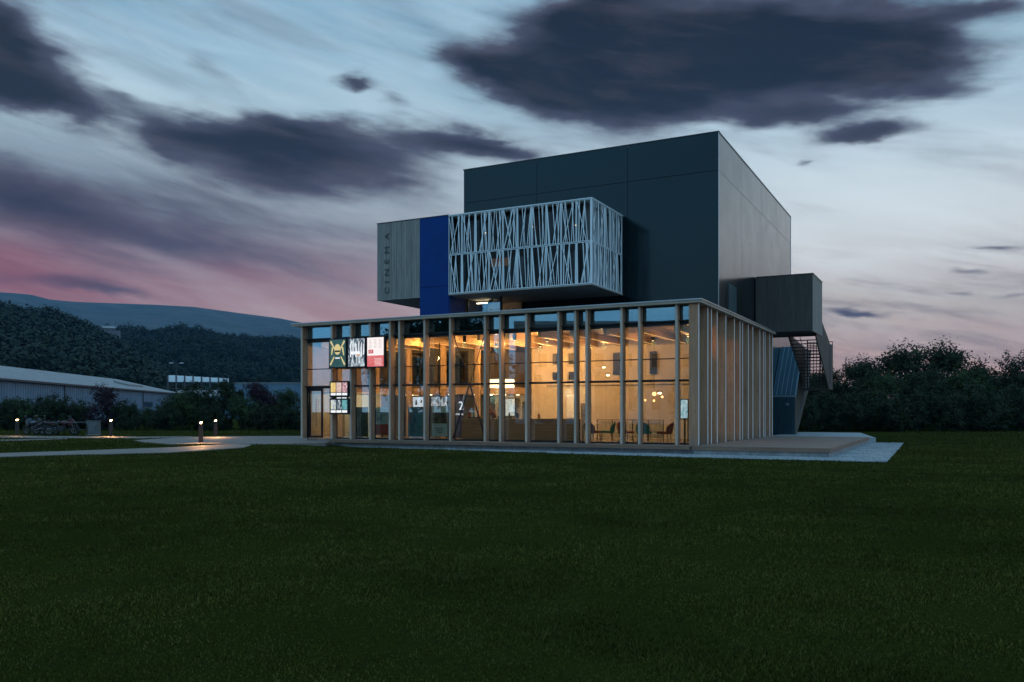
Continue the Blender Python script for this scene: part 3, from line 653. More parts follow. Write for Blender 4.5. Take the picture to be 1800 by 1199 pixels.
mb = MB(); mb.box(-0.3, Ln+0.3, -0.62, -0.47, 5.55, 5.8); part('gutter', mb, M_shedd, shed)
def along(px):   # where the sight line of a photo column meets the shed's wall
    k = (px-900)/1499.6; dx_, dy_ = (-78+62.6)/Ln, 116/Ln
    return (k*84.0+62.6)/(dx_-k*dy_)
for px0, px1 in ((253,268), (291,302)):
    x0, x1 = along(px0), along(px1)
    fr = part('window', MB().box(x0, x1, -0.06, 0.02, 2.4, 3.6), M_shedd, shed); part('pane', MB().box(x0+.3, x1-.3, -0.09, -0.065, 2.6, 3.4), M_glassd, fr)
sk = part('skylight', MB().prism([(4,6.9), (7,7.6), (7,7.95), (4,7.2)], 'x', along(262), along(285)), M_shedr, shed)
part('downpipe', MB().box(along(113)-.1, along(113)+.1, -.16, -.03, 0, 5.6), M_shedd, shed)
part('downpipe', MB().box(along(251)-.1, along(251)+.1, -.16, -.03, 0, 5.6), M_shedd, shed)
s2 = empty('warehouse', (-58.5, 180, 0.2)); tag(s2, 'plain flat-topped blue-grey shed between the purple shrub and the cinema', 'shed')
for i in range(14):
    x0 = i*2.6; mb = MB(); k = 4; ww = 2.6/k
    for j in range(k):
        x = x0+j*ww; mb.add([(x,0,0), (x+ww*.6,0,0), (x+ww*.7,.08,0), (x+ww*.9,.08,0), (x+ww,0,0), (x,0,7.5), (x+ww*.6,0,7.5), (x+ww*.7,.08,7.5), (x+ww*.9,.08,7.5), (x+ww,0,7.5)], [(0,1,6,5), (1,2,7,6), (2,3,8,7), (3,4,9,8)])
    part('wall_panel', mb, M_shed, s2)
part('roof', MB().box(-.2, 36.6, -.2, 20, 7.5, 7.7), M_shedr, s2)
part('end_wall', MB().box(-.1, 0, .1, 19.8, 0, 7.48), M_shed, s2)
s3 = empty('warehouse', (-84, 205, 0.2)); tag(s3, 'low grey-roofed shed below the raised row of white tanks', 'shed')
part('wall', MB().box(0, 24, 0, 24, 0, 5.2), M_shed, s3); part('roof', MB().prism([(-.4,5.2), (12,7.0), (24.4,5.2)], 'x', -.4, 24.4), M_shedr, s3)
tk = empty('tank_rack', (-85.5, 212, 0.2)); tag(tk, 'dark raised frame carrying a row of white panels above the sheds', 'rack')
for i in range(7):
    x = i*2.1; part('panel', MB().box(x+.1, x+1.95, 0, 1.6, 9.0-i*0.05, 10.6-i*0.12), M_white, tk)
for i in range(8):
    x = i*2.1; part('post', MB().box(x-.13, x+.13, -.3, -.02, 0, 10.7-i*0.12), M_shedd, tk)
part('rail', MB().box(-.2, 15, -.25, -.1, 7.2, 7.35), M_shedd, tk); part('rail', MB().box(-.2, 15, -.25, -.1, 8.75, 8.95), M_shedd, tk)
fl = empty('floodlight', (-84.2, 214, 0.2)); tag(fl, 'twin-armed floodlight mast standing over the row of white panels', 'floodlight')
part('mast', MB().tube([(0,0,0), (0,0,13.6)], .09, 6), M_shedd, fl)
for s_ in (-1, 1): part('arm', MB().bar((0,0,13.6), (s_*1.2,0,13.7), .08), M_shedd, fl); part('lamp_head', MB().box(s_*0.9, s_*1.7, -.3, .3, 13.68, 13.82), M_white, fl)
# house high on the wooded hill
a_ = math.atan((190-900)/1499.6); hd = 800.0; hx, hy = hd*math.sin(a_), hd*math.cos(a_); hz = CZ+(724.5-580)/1499.6*hy
hs = empty('house', (hx, hy, hz), -a_); tag(hs, 'small pale house standing among trees on the hill crest', 'house')
part('wall', MB().box(-6, 5, -4, 4, -9, 1.2), M_grey, hs); part('wing_wall', MB().box(5.1, 9.5, -4, 4, -9, -.6), M_grey, hs)
part('roof', MB().prism([(-4.6,1.2), (0,3.2), (4.6,1.2)], 'x', -6.6, 5.6), M_shedr, hs)
for x in (-4.5, -1, 2.5): w_ = part('window', MB().box(x, x+1.6, -4.1, -4.02, -1.2, 0.3), M_shedd, hs)

# ------------------------------------------------------------------ path furniture on the left
def bollard(px, Y, label):
    X, Y = pxy(px, Y); z = float(ground_z(X, Y))+0.03
    t = empty('bollard_light', (X, Y, z), 0.35); tag(t, label, 'bollard light', 'square bollard lights along the path')
    part('post', MB().box(-.1, .1, -.1, .1, 0, .86), mat('dark_timber_post', (0.035,0.028,0.024), 0.8), t)
    part('cap', MB().box(-.1, .1, -.1, .1, 1.0, 1.03), M_alu, t)
    for sx in (-1, 1): part('bracket', MB().box(sx*.1-.012*sx, sx*.1, .05, .1, .86, 1.0), M_alu, t)
    part('lamp', MB().prism([(-.07,.90), (.02,.88), (.07,.96), (-.03,.96)], 'y', -.05, .01), E_boll, t)
    ld = bpy.data.lights.new('bollard_lamp', 'SPOT'); ld.energy = 420; ld.color = (1.0, 0.50, 0.20); ld.shadow_soft_size = 0.04; ld.spot_size = R(96); ld.spot_blend = 1.0
    lo = bpy.data.objects.new('bollard_lamp', ld); COL.objects.link(lo); lo.parent = t; lo.location = (0, -.17, .95); lo.rotation_euler = (R(-42), 0, 0)
bollard(353, 39.5, 'nearest square bollard light, at the edge of the terrace between the two paths')
bollard(379, 49.0, 'square bollard light on the far edge of the terrace, behind the nearest one')
bollard(195, 50.5, 'square bollard light right of the pale utility cabinet')
bollard(30, 54.0, 'square bollard light at the far left, beside the parked motorcycles')
X, Y = pxy(162, 53)
cb = empty('utility_cabinet', (X, Y, .22)); tag(cb, 'pale grey utility cabinet between the cycle racks and a bollard light', 'cabinet')
part('housing', MB().box(-.36, .36, 0, .35, 0, .86), M_grey, cb); part('plinth', MB().box(-.39, .39, -.03, .38, -.02, .06), M_conc, cb)
part('door', MB().box(-.3, .3, -.03, -.005, .1, .8), M_grey, cb); part('roof', MB().box(-.4, .4, -.05, .4, .862, .9), M_grey, cb); part('handle', MB().box(.2, .23, -.055, -.032, .4, .52), M_alu, cb)
def torus(mb, c, R_, r, n=20, k=6, mi=0):
    vs = []; 
    for i in range(n):
        t = 6.28318*i/n
        for j in range(k):
            u = 6.28318*j/k; q = R_+r*math.cos(u); vs.append((c[0]+q*math.cos(t), c[1]+r*1.1*math.sin(u), c[2]+q*math.sin(t)))
    fs = [(i*k+j, ((i+1) % n)*k+j, ((i+1) % n)*k+(j+1) % k, i*k+(j+1) % k) for i in range(n) for j in range(k)]
    mb.add(vs, fs, mi); return mb
M_tyre = mat('tyre_rubber', (0.012,0.012,0.013), 0.8); M_chrome = mat('chrome', (0.12,0.125,0.135), 0.35, 1.0)
M_mpaint = mat('motorcycle_paint_dark', (0.02,0.022,0.03), 0.25); M_mred = mat('motorcycle_paint_red', (0.07,0.008,0.01), 0.3); M_msil = mat('motorcycle_paint_silver', (0.10,0.11,0.13), 0.3, 0.7)
def motorcycle(px, Y, rz, paint, label):
    X, Y = pxy(px, Y); t = empty('motorcycle', (X, Y, .24), rz); tag(t, label, 'motorcycle', 'motorcycles parked left of the cycle racks')
    for x in (-.68, .72):
        wh = part('wheel', torus(MB(), (x,0,.31), .25, .06), M_tyre, t, smooth=True)
        mb = torus(MB(), (x,0,.31), .19, .015, 18, 5)
        for k in range(5): a = k*1.2566; mb.bar((x,0,.31), (x+.18*math.cos(a),0,.31+.18*math.sin(a)), .022)
        part('rim', mb, M_chrome, wh)
    part('engine', MB().box(-.18, .22, -.13, .13, .25, .55).box(-.1, .14, -.2, .2, .3, .45), M_steel, t)
    part('fuel_tank', MB().lathe([(.02,-.05), (.11,.0), (.15,.14), (.145,.3), (.08,.42), (.01,.46)], (-.0,0,.74), 12, 'x'), paint, t, smooth=True)
    part('seat', MB().prism([(-.72,.80), (-.05,.70), (.02,.76), (-.3,.80), (-.76,.90)], 'y', -.12, .12), M_tyre, t)
    part('tail', MB().prism([(-.92,.82), (-.4,.60), (-.3,.74), (-.76,.87)], 'y', -.09, .09), paint, t)
    part('fairing', MB().prism([(.38,.60), (.62,.66), (.72,.84), (.55,1.04), (.42,.86)], 'y', -.14, .14), paint, t)
    part('windscreen', MB().prism([(.52,1.02), (.60,.95), (.48,1.2), (.45,1.2)], 'y', -.1, .1), M_glassd, t)
    part('fork', MB().bar((.72,-.09,.31), (.48,-.09,.86), .04).bar((.72,.09,.31), (.48,.09,.86), .04), M_chrome, t)
    part('handlebar', MB().tube([(.34,-.36,.98), (.42,-.14,.94), (.42,.14,.94), (.34,.36,.98)], .016, 6), M_steel, t)
    for s_ in (-1, 1): part('mirror', MB().bar((.4,s_*.25,.96), (.42,s_*.33,1.12), .012).lathe([(.02,-.02), (.07,-.01), (.075,.01), (.04,.02)], (.42,s_*.34,1.14), 10, 'x'), M_chrome, t)
    part('exhaust', MB().tube([(.1,.16,.28), (-.3,.2,.3), (-.85,.2,.42)], [.03,.045,.06], 8), M_chrome, t, smooth=True)
    part('headlight', MB().lathe([(.03,0), (.08,.02), (.075,.05)], (.69,0,.82), 12, 'x'), M_chrome, t)
motorcycle(62, 52.5, 2.75, M_msil, 'silver-tailed motorcycle leftmost of the three beside the cycle racks')
motorcycle(82, 53.6, 2.95, M_mpaint, 'dark motorcycle in the middle of the three beside the cycle racks')
motorcycle(108, 52.0, 0.35, M_mred, 'dark motorcycle with a red tank, rightmost of the three, next to a cycle rack')
for i, px in enumerate((90, 124, 142)):
    X, Y = pxy(px, 50.8+i*.5); mb = MB(); w2 = .36
    pts = [(-w2,0,0), (-w2,0,.68), (-w2+.04,0,.76), (-w2+.12,0,.8), (w2-.12,0,.8), (w2-.04,0,.76), (w2,0,.68), (w2,0,0)]
    mb.tube(pts, .024, 8); mb.tube([(-w2,0,.35), (w2,0,.35)], .016, 6)
    o = link('cycle_rack', mb.mesh('cycle_rack', M_chrome, True), None, (X, Y, .23), .15); tag(o, f'galvanised hoop cycle rack, {ORD[i]} from the left beside the motorcycles', 'cycle rack', 'hoop cycle racks')

# street lamps and flats across the lawn (mirrored in the glass)
E_lamp = emis('street_lamp_glow', (1.0,0.5,0.2), 40.0)
for i, (X, Y, H, d) in enumerate([(-41.2,-3.9,6.7,'tallest'), (-33.4,2.4,5.4,'middle'), (-23.6,5.0,3.4,'shortest')]):
    t = empty('street_lamp', (X, Y, 0)); tag(t, f'{d} of three amber street lamps mirrored in the foyer glass', 'street lamp', 'street lamps mirrored in the glass')
    part('pole', MB().tube([(0,0,-.1), (0,0,H)], [.07,.05], 8), M_chrome, t); part('lamp_head', MB().lathe([(.05,H-.02), (.28,H), (.3,H+.12), (.1,H+.25)], (0,0,0), 14), M_steel, t); part('bulb', MB().lathe([(.04,H-.16), (.16,H-.12), (.16,H-.03)], (0,0,0), 10), E_lamp, t)
fb = empty('apartment_block', (-60, -21, 0), R(126)); tag(fb, 'pale block of flats with tall blue windows mirrored in the foyer glass', 'building')
M_flat = mat('pale_render', build=mottled((0.50,0.44,0.42), (0.60,0.53,0.50), 0.5, 0.0))
part('wall', MB().box(-13, 13, 0.3, 12, 0, 14), M_flat, fb)
part('parapet', MB().box(-13.2, 13.2, 0.1, 12.2, 14, 14.5), M_flat, fb)
for r_ in range(4):
    for c_ in range(6):
        x = -11.5+c_*4+(r_ % 2)*0.8; z = 2+r_*3.0
        wn = part('window', MB().box(x, x+1.2, 0.15, 0.29, z, z+1.9), M_shedd, fb); 

# ------------------------------------------------------------------ CINEMA BUILDING
cin = empty('cinema_building', (PX, PY, 0), BA)
tag(cin, 'cinema with a timber-finned glass foyer, dark metal auditorium box and white lattice box above', 'building')
FU = [20.1,18.21,17.05,15.9,14.75,14.21,12.81,11.43,9.63,8.86,7.58,6.06,5.29,4.77,3.24,2.48,.94]
SV = [0,1.47,2.04,3.01,4.53,6.17,7.29,7.84,9.09,10.14,11.85,12.78,13.2,14.48,15.24]
ZT = 5.93; GD = 0.36
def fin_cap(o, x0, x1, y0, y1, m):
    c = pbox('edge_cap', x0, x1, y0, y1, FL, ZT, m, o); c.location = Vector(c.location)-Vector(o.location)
for u in FU:
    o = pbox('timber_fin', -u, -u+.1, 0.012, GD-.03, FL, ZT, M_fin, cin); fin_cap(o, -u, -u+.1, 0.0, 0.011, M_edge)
o = pbox('timber_fin', -0.385, -.012, 0.0, 0.1, FL, ZT, M_fin, cin, 'broad corner fin'); fin_cap(o, -.011, 0.0, 0.0, .1, M_edge_skylit)
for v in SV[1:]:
    o = pbox('timber_fin', -0.36, -.012, v-.09, v, FL, ZT, M_fin, cin); fin_cap(o, -.011, 0.0, v-.09, v, M_edge_skylit)
# roof: fascia, slab, coping
part('roof_slab', MB().box(-20.5, 0.08, -0.08, 15.45, ZT+.06, ZT+.10), M_mem, cin)
part('fascia', MB().box(-20.6, 0.13, -0.13, -0.085, ZT-.005, ZT+.11), M_fascia, cin)
part('fascia', MB().box(0.085, 0.13, -0.083, 15.5, ZT-.005, ZT+.11), M_fascia, cin)
part('eaves_soffit', MB().box(-20.55, 0.083, -0.083, GD, ZT+.002, ZT+.055), M_fascia, cin)
part('eaves_soffit', MB().box(-.36, 0.083, GD+.003, 15.45, ZT+.002, ZT+.055), M_fascia, cin)
part('coping', MB().box(-20.64, 0.16, -0.16, -0.0, ZT+.112, ZT+.15), M_cop, cin); part('coping', MB().box(0.0, 0.16, 0.003, 15.53, ZT+.112, ZT+.15), M_cop, cin)
# front glazing bays: panes in four rows, mullions, transoms
rows = [(FL+.06, 2.87), (2.93, 3.77), (3.81, 5.12), (5.30, ZT-.02)]
edges = [-u+.05 for u in FU] + [-0.33]
for i in range(len(edges)-1):
    x0, x1 = edges[i]+.03, edges[i+1]-.03
    for r_, (z0, z1) in enumerate(rows):
        if i == 0 and r_ == 0: z0, z1 = 2.87, 2.93; continue
        pbox('glass_pane', x0, x1, GD+.02, GD+.03, z0, z1, M_glass, cin)
    pbox('mullion', edges[i]-.03, edges[i]+.03, GD-.02, GD+.07, FL, ZT, M_alu, cin)
    zs = [(5.12,5.18), (3.77,3.81), (2.87,2.93)] + ([(FL,FL+.06)] if i else [])
    for z0, z1 in zs: pbox('transom', x0, x1, GD-.01, GD+.06, z0, z1, M_alu, cin)
    pbox('spandrel', x0, x1, GD+.01, GD+.06, 5.18, 5.30, M_alu, cin)
    if i < len(FU):
        xa = -FU[i]+.1; xb = -FU[i+1] if i+1 < len(FU) else -.385
        for z in (5.28, 2.92):
            part('tie_bar', MB().tube([(xa, GD-.14, z), (xb, GD-.14, z)], .035, 8), M_steel, cin, smooth=True)
pbox('mullion', -0.36, -0.30, GD-.02, GD+.07, FL, ZT, M_alu, cin)
for z in (5.28, 2.92):
    for i in (1, 4, 5):
        part('bracket', MB().box(-.12, -.02, SV[i]+.003, SV[i]+.12, z-.04, z+.04), M_steel, cin)
# side glazing
se = [0.4]+[v-.05 for v in SV[1:]]
for i in range(len(se)-1):
    y0, y1 = se[i]+.03, se[i+1]-.03
    for z0, z1 in rows: pbox('glass_pane', -.42, -.41, y0, y1, z0, z1, M_glass, cin)
    for z0, z1 in ((5.12,5.30), (3.77,3.81), (2.87,2.93), (FL,FL+.06)): pbox('transom', -.44, -.39, y0, y1, z0, z1, M_alu, cin)
    pbox('mullion', -.45, -.38, se[i]-.03, se[i]+.03, FL, ZT, M_alu, cin)
# entrance door in the first bay
dr = part('entrance_door', MB().box(-19.87, -19.0, .33, .40, FL+.02, FL+.12).box(-19.87, -19.78, .33, .40, FL+.12, 2.70).box(-19.09, -19.0, .33, .40, FL+.12, 2.70).box(-19.87, -19.0, .33, .40, 2.70, 2.82), M_alu, cin)
part('pane', MB().box(-19.78, -19.09, .36, .37, FL+.12, 2.70), M_glass, dr); part('handle', MB().tube([(-19.36, .28, .9), (-19.36, .28, 2.3)], .016, 6), M_chrome, dr)
part('pane', MB().box(-18.97, -18.25, .38, .39, FL+.06, 2.86), M_glass, cin)
part('transom', MB().box(-20.0, -18.2, .30, .42, 2.825, 2.868), M_alu, cin)
pbox('mullion', -20.0, -19.9, .33, .40, FL, 2.82, M_alu, cin)
# cross bracing in the wide bay
xa, xb, xm = -11.33, -9.63, -10.45
for p, q, r_ in (((xa, .18, 5.25), (xm, .18, 2.92), .018), ((xb, .18, 5.25), (xm, .18, 2.92), .018), ((xa+.02, .18, FL+.1), (xm, .18, 2.92), .035), ((xb-.02, .18, FL+.1), (xm, .18, 2.92), .035)):
    part('brace_rod', MB().tube([p, q], r_, 8), M_steel, cin, smooth=True)
# left end wall, rear wall
part('end_wall', MB().box(-20.05, -19.98, GD, 15.3, FL, ZT), M_fascia, cin); part('rear_wall', MB().box(-19.97, -1.1, 15.2, 15.3, FL, ZT), M_plankd, cin)
# plinth and thin front deck
part('plinth', MB().box(-19.0, 0.0, -.55, GD+.1, -.1, .20), M_conc, cin)
part('foyer_floor', MB().box(-20.0, -.4, .0+GD, 15.2, .0, FL-.004), M_floor, cin)
for i in range(6): pbox('deck_board', -17.6+0*i, -0.12, -.78+i*.19, -.78+i*.19+.18, .30, .345, M_deck, cin)
part('edge_board', MB().box(-17.6, -.12, -.83, -.785, .21, .345), M_joist, cin)
# interior linings
part('ceiling', MB().box(-19.95, -.5, GD+.1, 7.1, 5.20, 5.28), M_ply, cin)
part('ceiling', MB().box(-19.95, -10.8, 7.1, 12, 5.20, 5.28), M_ply, cin)
for i in range(13):
    x = -19.3+i*1.52
    pbox('ceiling_beam', x-.07, x+.07, GD+.14, 7.08, 4.90, 5.19, M_ply, cin)
    pbox('led_strip', x+.072, x+.086, GD+.5, 6.9, 4.915, 4.93, E_warm, cin)
part('foyer_wall', MB().box(-10.75, -.5, 7.1, 7.25, FL, 5.2), M_plas, cin)
part('return_wall', MB().box(-10.75, -10.6, 7.25, 11.9, FL, 5.2), M_plas, cin)
part('foyer_wall', MB().box(-19.95, -10.75, 11.9, 12.0, FL, 5.2), M_plas, cin)
part('wall_ledge', MB().box(-9.9, -1.0, 7.03, 7.098, 2.98, 3.01), M_grey, cin)
part('mezzanine', MB().box(-19.9, -10.78, 4.2, 11.8, 2.56, 2.9), M_ply, cin)
part('mezzanine_wall', MB().box(-19.9, -13.2, 5.2, 5.3, 2.9, 5.2), M_grey, cin)
for x0, x1 in ((-19.4,-17.6), (-17.3,-15.6), (-15.3,-13.5)):
    wn = part('window', MB().box(x0, x1, 5.12, 5.19, 3.1, 4.8), M_alu, cin); part('pane', MB().box(x0+.08, x1-.08, 5.09, 5.115, 3.18, 4.72), M_glassd, wn)
for x in (-18.6, -16.5, -14.4, -12.4):
    pbox('timber_post', x, x+.24, 4.0, 4.18, FL, 5.19, M_plyv, cin)
part('kitchen_wall', MB().box(-13.2, -10.9, 7.6, 7.7, FL, 2.56), M_plas, cin)
part('kitchen_door', MB().box(-11.5, -10.95, 7.5, 7.59, FL, 2.2), M_grey, cin)
part('blue_wall', MB().box(-14.9, -13.25, 4.3, 4.42, FL, 2.52), mat('blue_grey_paint', (0.035,0.05,0.16), 0.5), cin)
two = text_mesh('2', .62, E_label); o = link('numeral', two, cin, (-13.35, 4.27, 1.95)); o.rotation_euler = (R(90), 0, 0)
o = link('lettering', text_mesh('cinéma', .16, E_label), cin, (-13.45, 4.27, 1.55)); o.rotation_euler = (R(90), 0, 0)
for x in (-12.9, -12.1, -11.3): 
    for y in (5.0, 6.6): part('downlight', MB().lathe([(.09,2.535), (.1,2.555)], (x, y, 0), 12), E_down, cin)
for x in (-19, -17.8, -16.6, -15.4, -14.2): part('downlight', MB().lathe([(.09,2.535), (.1,2.555)], (x, 4.6, 0), 12), E_down, cin)
# pale lit recess with a door beside the counter
E_rec = emis('lit_white_wall', (1.0,0.86,0.55), 0.12)
part('recess_panel', MB().box(-8.72, -8.05, 7.04, 7.095, 1.35, 2.55), M_white, cin)
dd = part('side_door', MB().box(-7.95, -7.45, 7.03, 7.095, FL, 2.1), M_grey, cin); part('handle', MB().box(-7.9, -7.8, 6.99, 7.028, 1.15, 1.18), M_chrome, dd)
# small square windows high in the foyer wall
for x, z, h_ in ((-9.5,4.1,.55), (-8.6,4.1,.55), (-9.5,3.3,.4), (-8.6,3.3,.4), (-6.2,3.5,1.1), (-4.3,3.5,1.1)):
    wn = part('window', MB().box(x, x+.32, 7.0, 7.098, z, z+h_), M_alu, cin)

# --- auditorium box: dark core and separate cladding panels
bx0, bx1, by0, by1, bz = -14.99, -1.02, 7.30, 27.2, 14.88
part('auditorium_core', MB().box(bx0+.06, bx1-.06, by0+.06, by1, 5.3, bz-.05), M_dark, cin)
part('auditorium_core', MB().box(bx0+.06, bx1-.06, 15.4, by1, 0.1, 5.29), M_dark, cin)
part('auditorium_core', MB().box(-10.5, bx1-.06, 7.36, 15.35, FL, 5.29), M_dark, cin)
G = .011
for x0, x1 in ((bx0, -10.54), (-10.54, -5.54), (-5.54, bx1)):
    for z0, z1 in ((5.6, 13.08), (13.08, bz)):
        pbox('cladding_panel', x0+G, x1-G if x1 != bx1 else x1, by0, by0+.05, z0+G, z1-G, M_panel, cin)
sy_ = [by0+.055, 12.18, 17.34, 22.2, by1]
for y0, y1 in zip(sy_[:-1], sy_[1:]):
    for z0, z1 in ((6.3 if y0 < 15 else .3, 13.08), (13.08, bz)):
        pbox('cladding_panel', bx1-.05, bx1, y0+G, y1-G, z0+G, z1-G, M_panel, cin)
for z0, z1 in ((5.6, 13.08), (13.08, bz)): pbox('cladding_panel', bx0, bx0+.05, by0+.055, by1, z0+G, z1-G, M_panel, cin)
part('coping', MB().box(bx0-.03, bx1+.03, by0-.03, by0+.12, bz+.002, bz+.05), M_steel, cin); part('coping', MB().box(bx1-.1, bx1+.03, by0+.122, by1, bz+.002, bz+.05), M_cop, cin)
part('corner_trim', MB().box(bx1-.003, bx1+.012, by0-.012, by0+.03, 5.9, bz), M_cop, cin)
part('corner_trim', MB().box(bx1+.002, bx1+.02, by1-.06, by1, .3, bz), M_cop, cin)
part('wall_door', MB().box(bx1+.002, bx1+.03, 9.3, 10.9, 6.3, 8.0), mat('door_paint', (0.03,0.07,0.08), 0.3), cin)

# --- white lattice box
lx0, lx1, ly0, ly1, lz0, lz1 = -13.43, -5.79, 3.2, 7.27, 7.49, 11.42
lat = lambda: None
def lattice(n, wdt, hgt, seed):
    rg = random.Random(seed); mb = MB(); t = .026; d = .03; x0, x1 = .008, wdt-.008
    mb.box(x0, x0+t, 0, d, 0, hgt).box(x1-t, x1, 0, d, 0, hgt).box(x0+t, x1-t, 0, d, 0, t).box(x0+t, x1-t, 0, d, hgt-t, hgt)
    for k in range(n):
        b_ = x0+t + (x1-x0-2*t)*(k+rg.uniform(.1, .9))/n
        dl_ = rg.choice([-1,1])*rg.choice([.03,.10,.15,.22,.28]); 
        if rg.random() < .12: dl_ = rg.choice([-1,1])*rg.uniform(.4,.55)
        a_t = min(max(b_+dl_, x0+t), x1-t); wv = rg.choice([.026,.030,.036,.042]); yy = .003+.003*(k % 4)
        mb.add([(b_-wv/2, yy, t), (b_+wv/2, yy, t), (a_t+wv/2, yy, hgt-t), (a_t-wv/2, yy, hgt-t), (b_-wv/2, yy+.012, t), (b_+wv/2, yy+.012, t), (a_t+wv/2, yy+.012, hgt-t), (a_t-wv/2, yy+.012, hgt-t)],
               [(0,1,2,3), (7,6,5,4), (0,4,5,1), (1,5,6,2), (2,6,7,3), (3,7,4,0)])
    return mb.mesh('lattice_panel', M_white)
pw = (lx1-lx0)/10; rh = (lz1-lz0-.12)/2
LV = [lattice(6, pw, rh, s_) for s_ in range(8)]
for r_ in range(2):
    for c_ in range(10):
        link('lattice_panel', LV[(c_*3+r_*5) % 8], cin, (lx0+c_*pw, ly0, lz0+.04+r_*(rh+.03)))
sw = (ly1-.12-ly0)/5; SL = [lattice(6, sw, rh, 20+s_) for s_ in range(5)]
for r_ in range(2):
    for c_ in range(5):
        o = link('lattice_panel', SL[(c_+r_*2) % 5], cin, (lx1, ly0+.06+c_*sw, lz0+.04+r_*(rh+.03))); o.rotation_euler = (0, 0, R(90))
part('lattice_corner_post', MB().box(lx1-.07, lx1+.01, ly0-.01, ly0+.055, lz0+.035, lz1-.03), M_white, cin)
part('lattice_soffit', MB().box(lx0, lx1+.02, ly0-.02, ly1, lz0-.04, lz0+.03), M_soff, cin)
part('lattice_coping', MB().box(lx0, lx1+.03, ly0-.03, ly1, lz1-.035, lz1+.01), M_white, cin)
part('inner_wall', MB().box(lx0+.1, lx1-.55, ly0+.6, ly0+.7, lz0+.03, lz1-.04), M_dark, cin)
for x0, x1 in ((-13.3,-12.7), (-12.5,-11.9), (-10.9,-9.0), (-8.7,-6.6)):
    for z0, z1 in ((lz0+.25, lz0+1.7), (lz0+2.2, lz1-.25)):
        wn = part('window', MB().box(x0, x1, ly0+.52, ly0+.59, z0, z1), M_alu, cin); part('pane', MB().box(x0+.05, x1-.05, ly0+.5, ly0+.515, z0+.05, z1-.05), M_nightglass, wn)
part('inner_side_wall', MB().box(lx1-.55, lx1-.45, ly0+.6, ly1-.08, lz0+.03, lz1-.04), M_grey, cin)
E_mute = emis('dim_window_glow', (1.0,0.62,0.25), 0.35)
part('lit_pane', MB().box(-11.3, -10.2, ly0+.46, ly0+.49, 8.75, 9.15), emis('dim_room_glow', (0.9,0.5,0.2), 0.05), cin)
for x, z in ((-11.55,10.4), (-9.0,10.45), (-6.75,10.3)): part('spot_lamp', MB().lathe([(.02,0), (.03,.02), (.03,.06)], (x, ly0+.42, z), 8), E_pend, cin)
# --- blue volume
part('blue_core', MB().box(-15.13+.03, lx0-.0, ly0+.03, ly1, 5.9, 11.40), M_dark, cin)
for z0, z1 in ((6.05, 7.92), (7.94, 11.42)):
    pbox('blue_panel', -15.13, lx0-.004, ly0-.0, ly0+.028, z0, z1, M_blue, cin)
part('blue_return', MB().box(lx0-.003, lx0+.03, ly0+.03, 4.75, 6.05, lz0-.045), M_blue, cin)
part('coping', MB().box(-17.8, lx0-.002, ly0-.02, ly1, 11.425, 11.46), M_steel, cin)
# glazed stair lobby under the lattice box
gy = 4.9
for x0, x1 in ((-13.35,-12.72), (-12.70,-12.2), (-12.18,-11.42)):
    pbox('glass_pane', x0, x1, gy, gy+.012, 6.1, lz0-.05, M_glass, cin)
for x in (-13.38, -11.42): pbox('mullion', x, x+.10, gy-.05, gy+.05, 6.05, lz0-.042, M_alu, cin)
part('lobby_wall', MB().box(-13.38, -11.3, 7.0, 7.08, 6.05, lz0-.05), M_ply, cin)
part('lobby_ceiling_light', MB().box(-13.2, -12.4, 5.6, 5.68, 7.28, 7.32), E_down, cin); part('lobby_lamp', MB().lathe([(.05,6.5), (.12,6.56), (.1,6.66)], (-13.1, 5.4, 0), 10), E_down, cin)
part('stair_stringer', MB().prism([(-13.3,6.1), (-13.1,6.1), (-12.0,7.4), (-12.2,7.4)], 'y', 5.2, 5.28), M_steel, cin)
# --- timber box with the lettering
tx0, tx1, tz0, tz1 = -17.78, -15.135, 7.48, 11.41
part('timber_box_core', MB().box(tx0+.03, tx1-.01, ly0+.03, ly1, tz0, tz1), M_dark, cin)
npk = 26; pk = (tx1-tx0)/npk
for i in range(npk): pbox('cladding_plank', round(tx0+i*pk+.004, 3), round(tx0+i*pk+.004, 3)+round(pk-.008, 3), ly0-.004*(i % 3), ly0-.004*(i % 3)+.026, tz0, tz1, M_plank, cin)
for i in range(20):
    y = ly0+.03+i*.2; pbox('cladding_plank', tx0-.0, tx0+.026, y, y+.192, tz0, tz1, M_plank, cin)
part('timber_box_soffit', MB().box(tx0, tx1, ly0, ly1, tz0-.035, tz0-.003), M_soff, cin)
ML = mat('cut_lettering', (0.085,0.08,0.075), 0.8)
for ch, z in zip('CINEMA', (7.93, 8.38, 8.87, 9.42, 10.02, 10.72)):
    o = link('letter', text_mesh(ch, .58, ML, .012), cin, (-17.13, ly0-.022, z))
    o.rotation_euler = (R(90), R(-90), 0); o.scale = (0.9, 0.72, 1)
# --- timber box on the right flank
wx0, wx1, wy0, wy1, wz0, wz1 = bx1+.035, 2.05, 15.53, 19.2, 6.1, 9.15
part('flank_box_core', MB().box(wx0, wx1-.03, wy0+.03, wy1-.03, wz0, wz1-.02), M_dark, cin)
n_ = 26; k_ = (wx1-wx0)/n_
for i in range(n_): pbox('cladding_plank', round(wx0+i*k_+.004, 3), round(wx0+i*k_+.004, 3)+round(k_-.008, 3), wy0-.004*(i % 3), wy0-.004*(i % 3)+.026, wz0, wz1, M_plankd, cin)
for i in range(24):
    h_ = (wy1-wy0)/24; y = wy0+.03+i*h_; pbox('cladding_plank', wx1-.026+.003*(i % 2), wx1+.003*(i % 2), round(y, 3), round(y, 3)+round(h_-.008, 3), wz0, wz1, M_plank, cin)
part('flank_box_soffit', MB().box(wx0, wx1, wy0, wy1, wz0-.04, wz0-.003), M_plankd, cin)
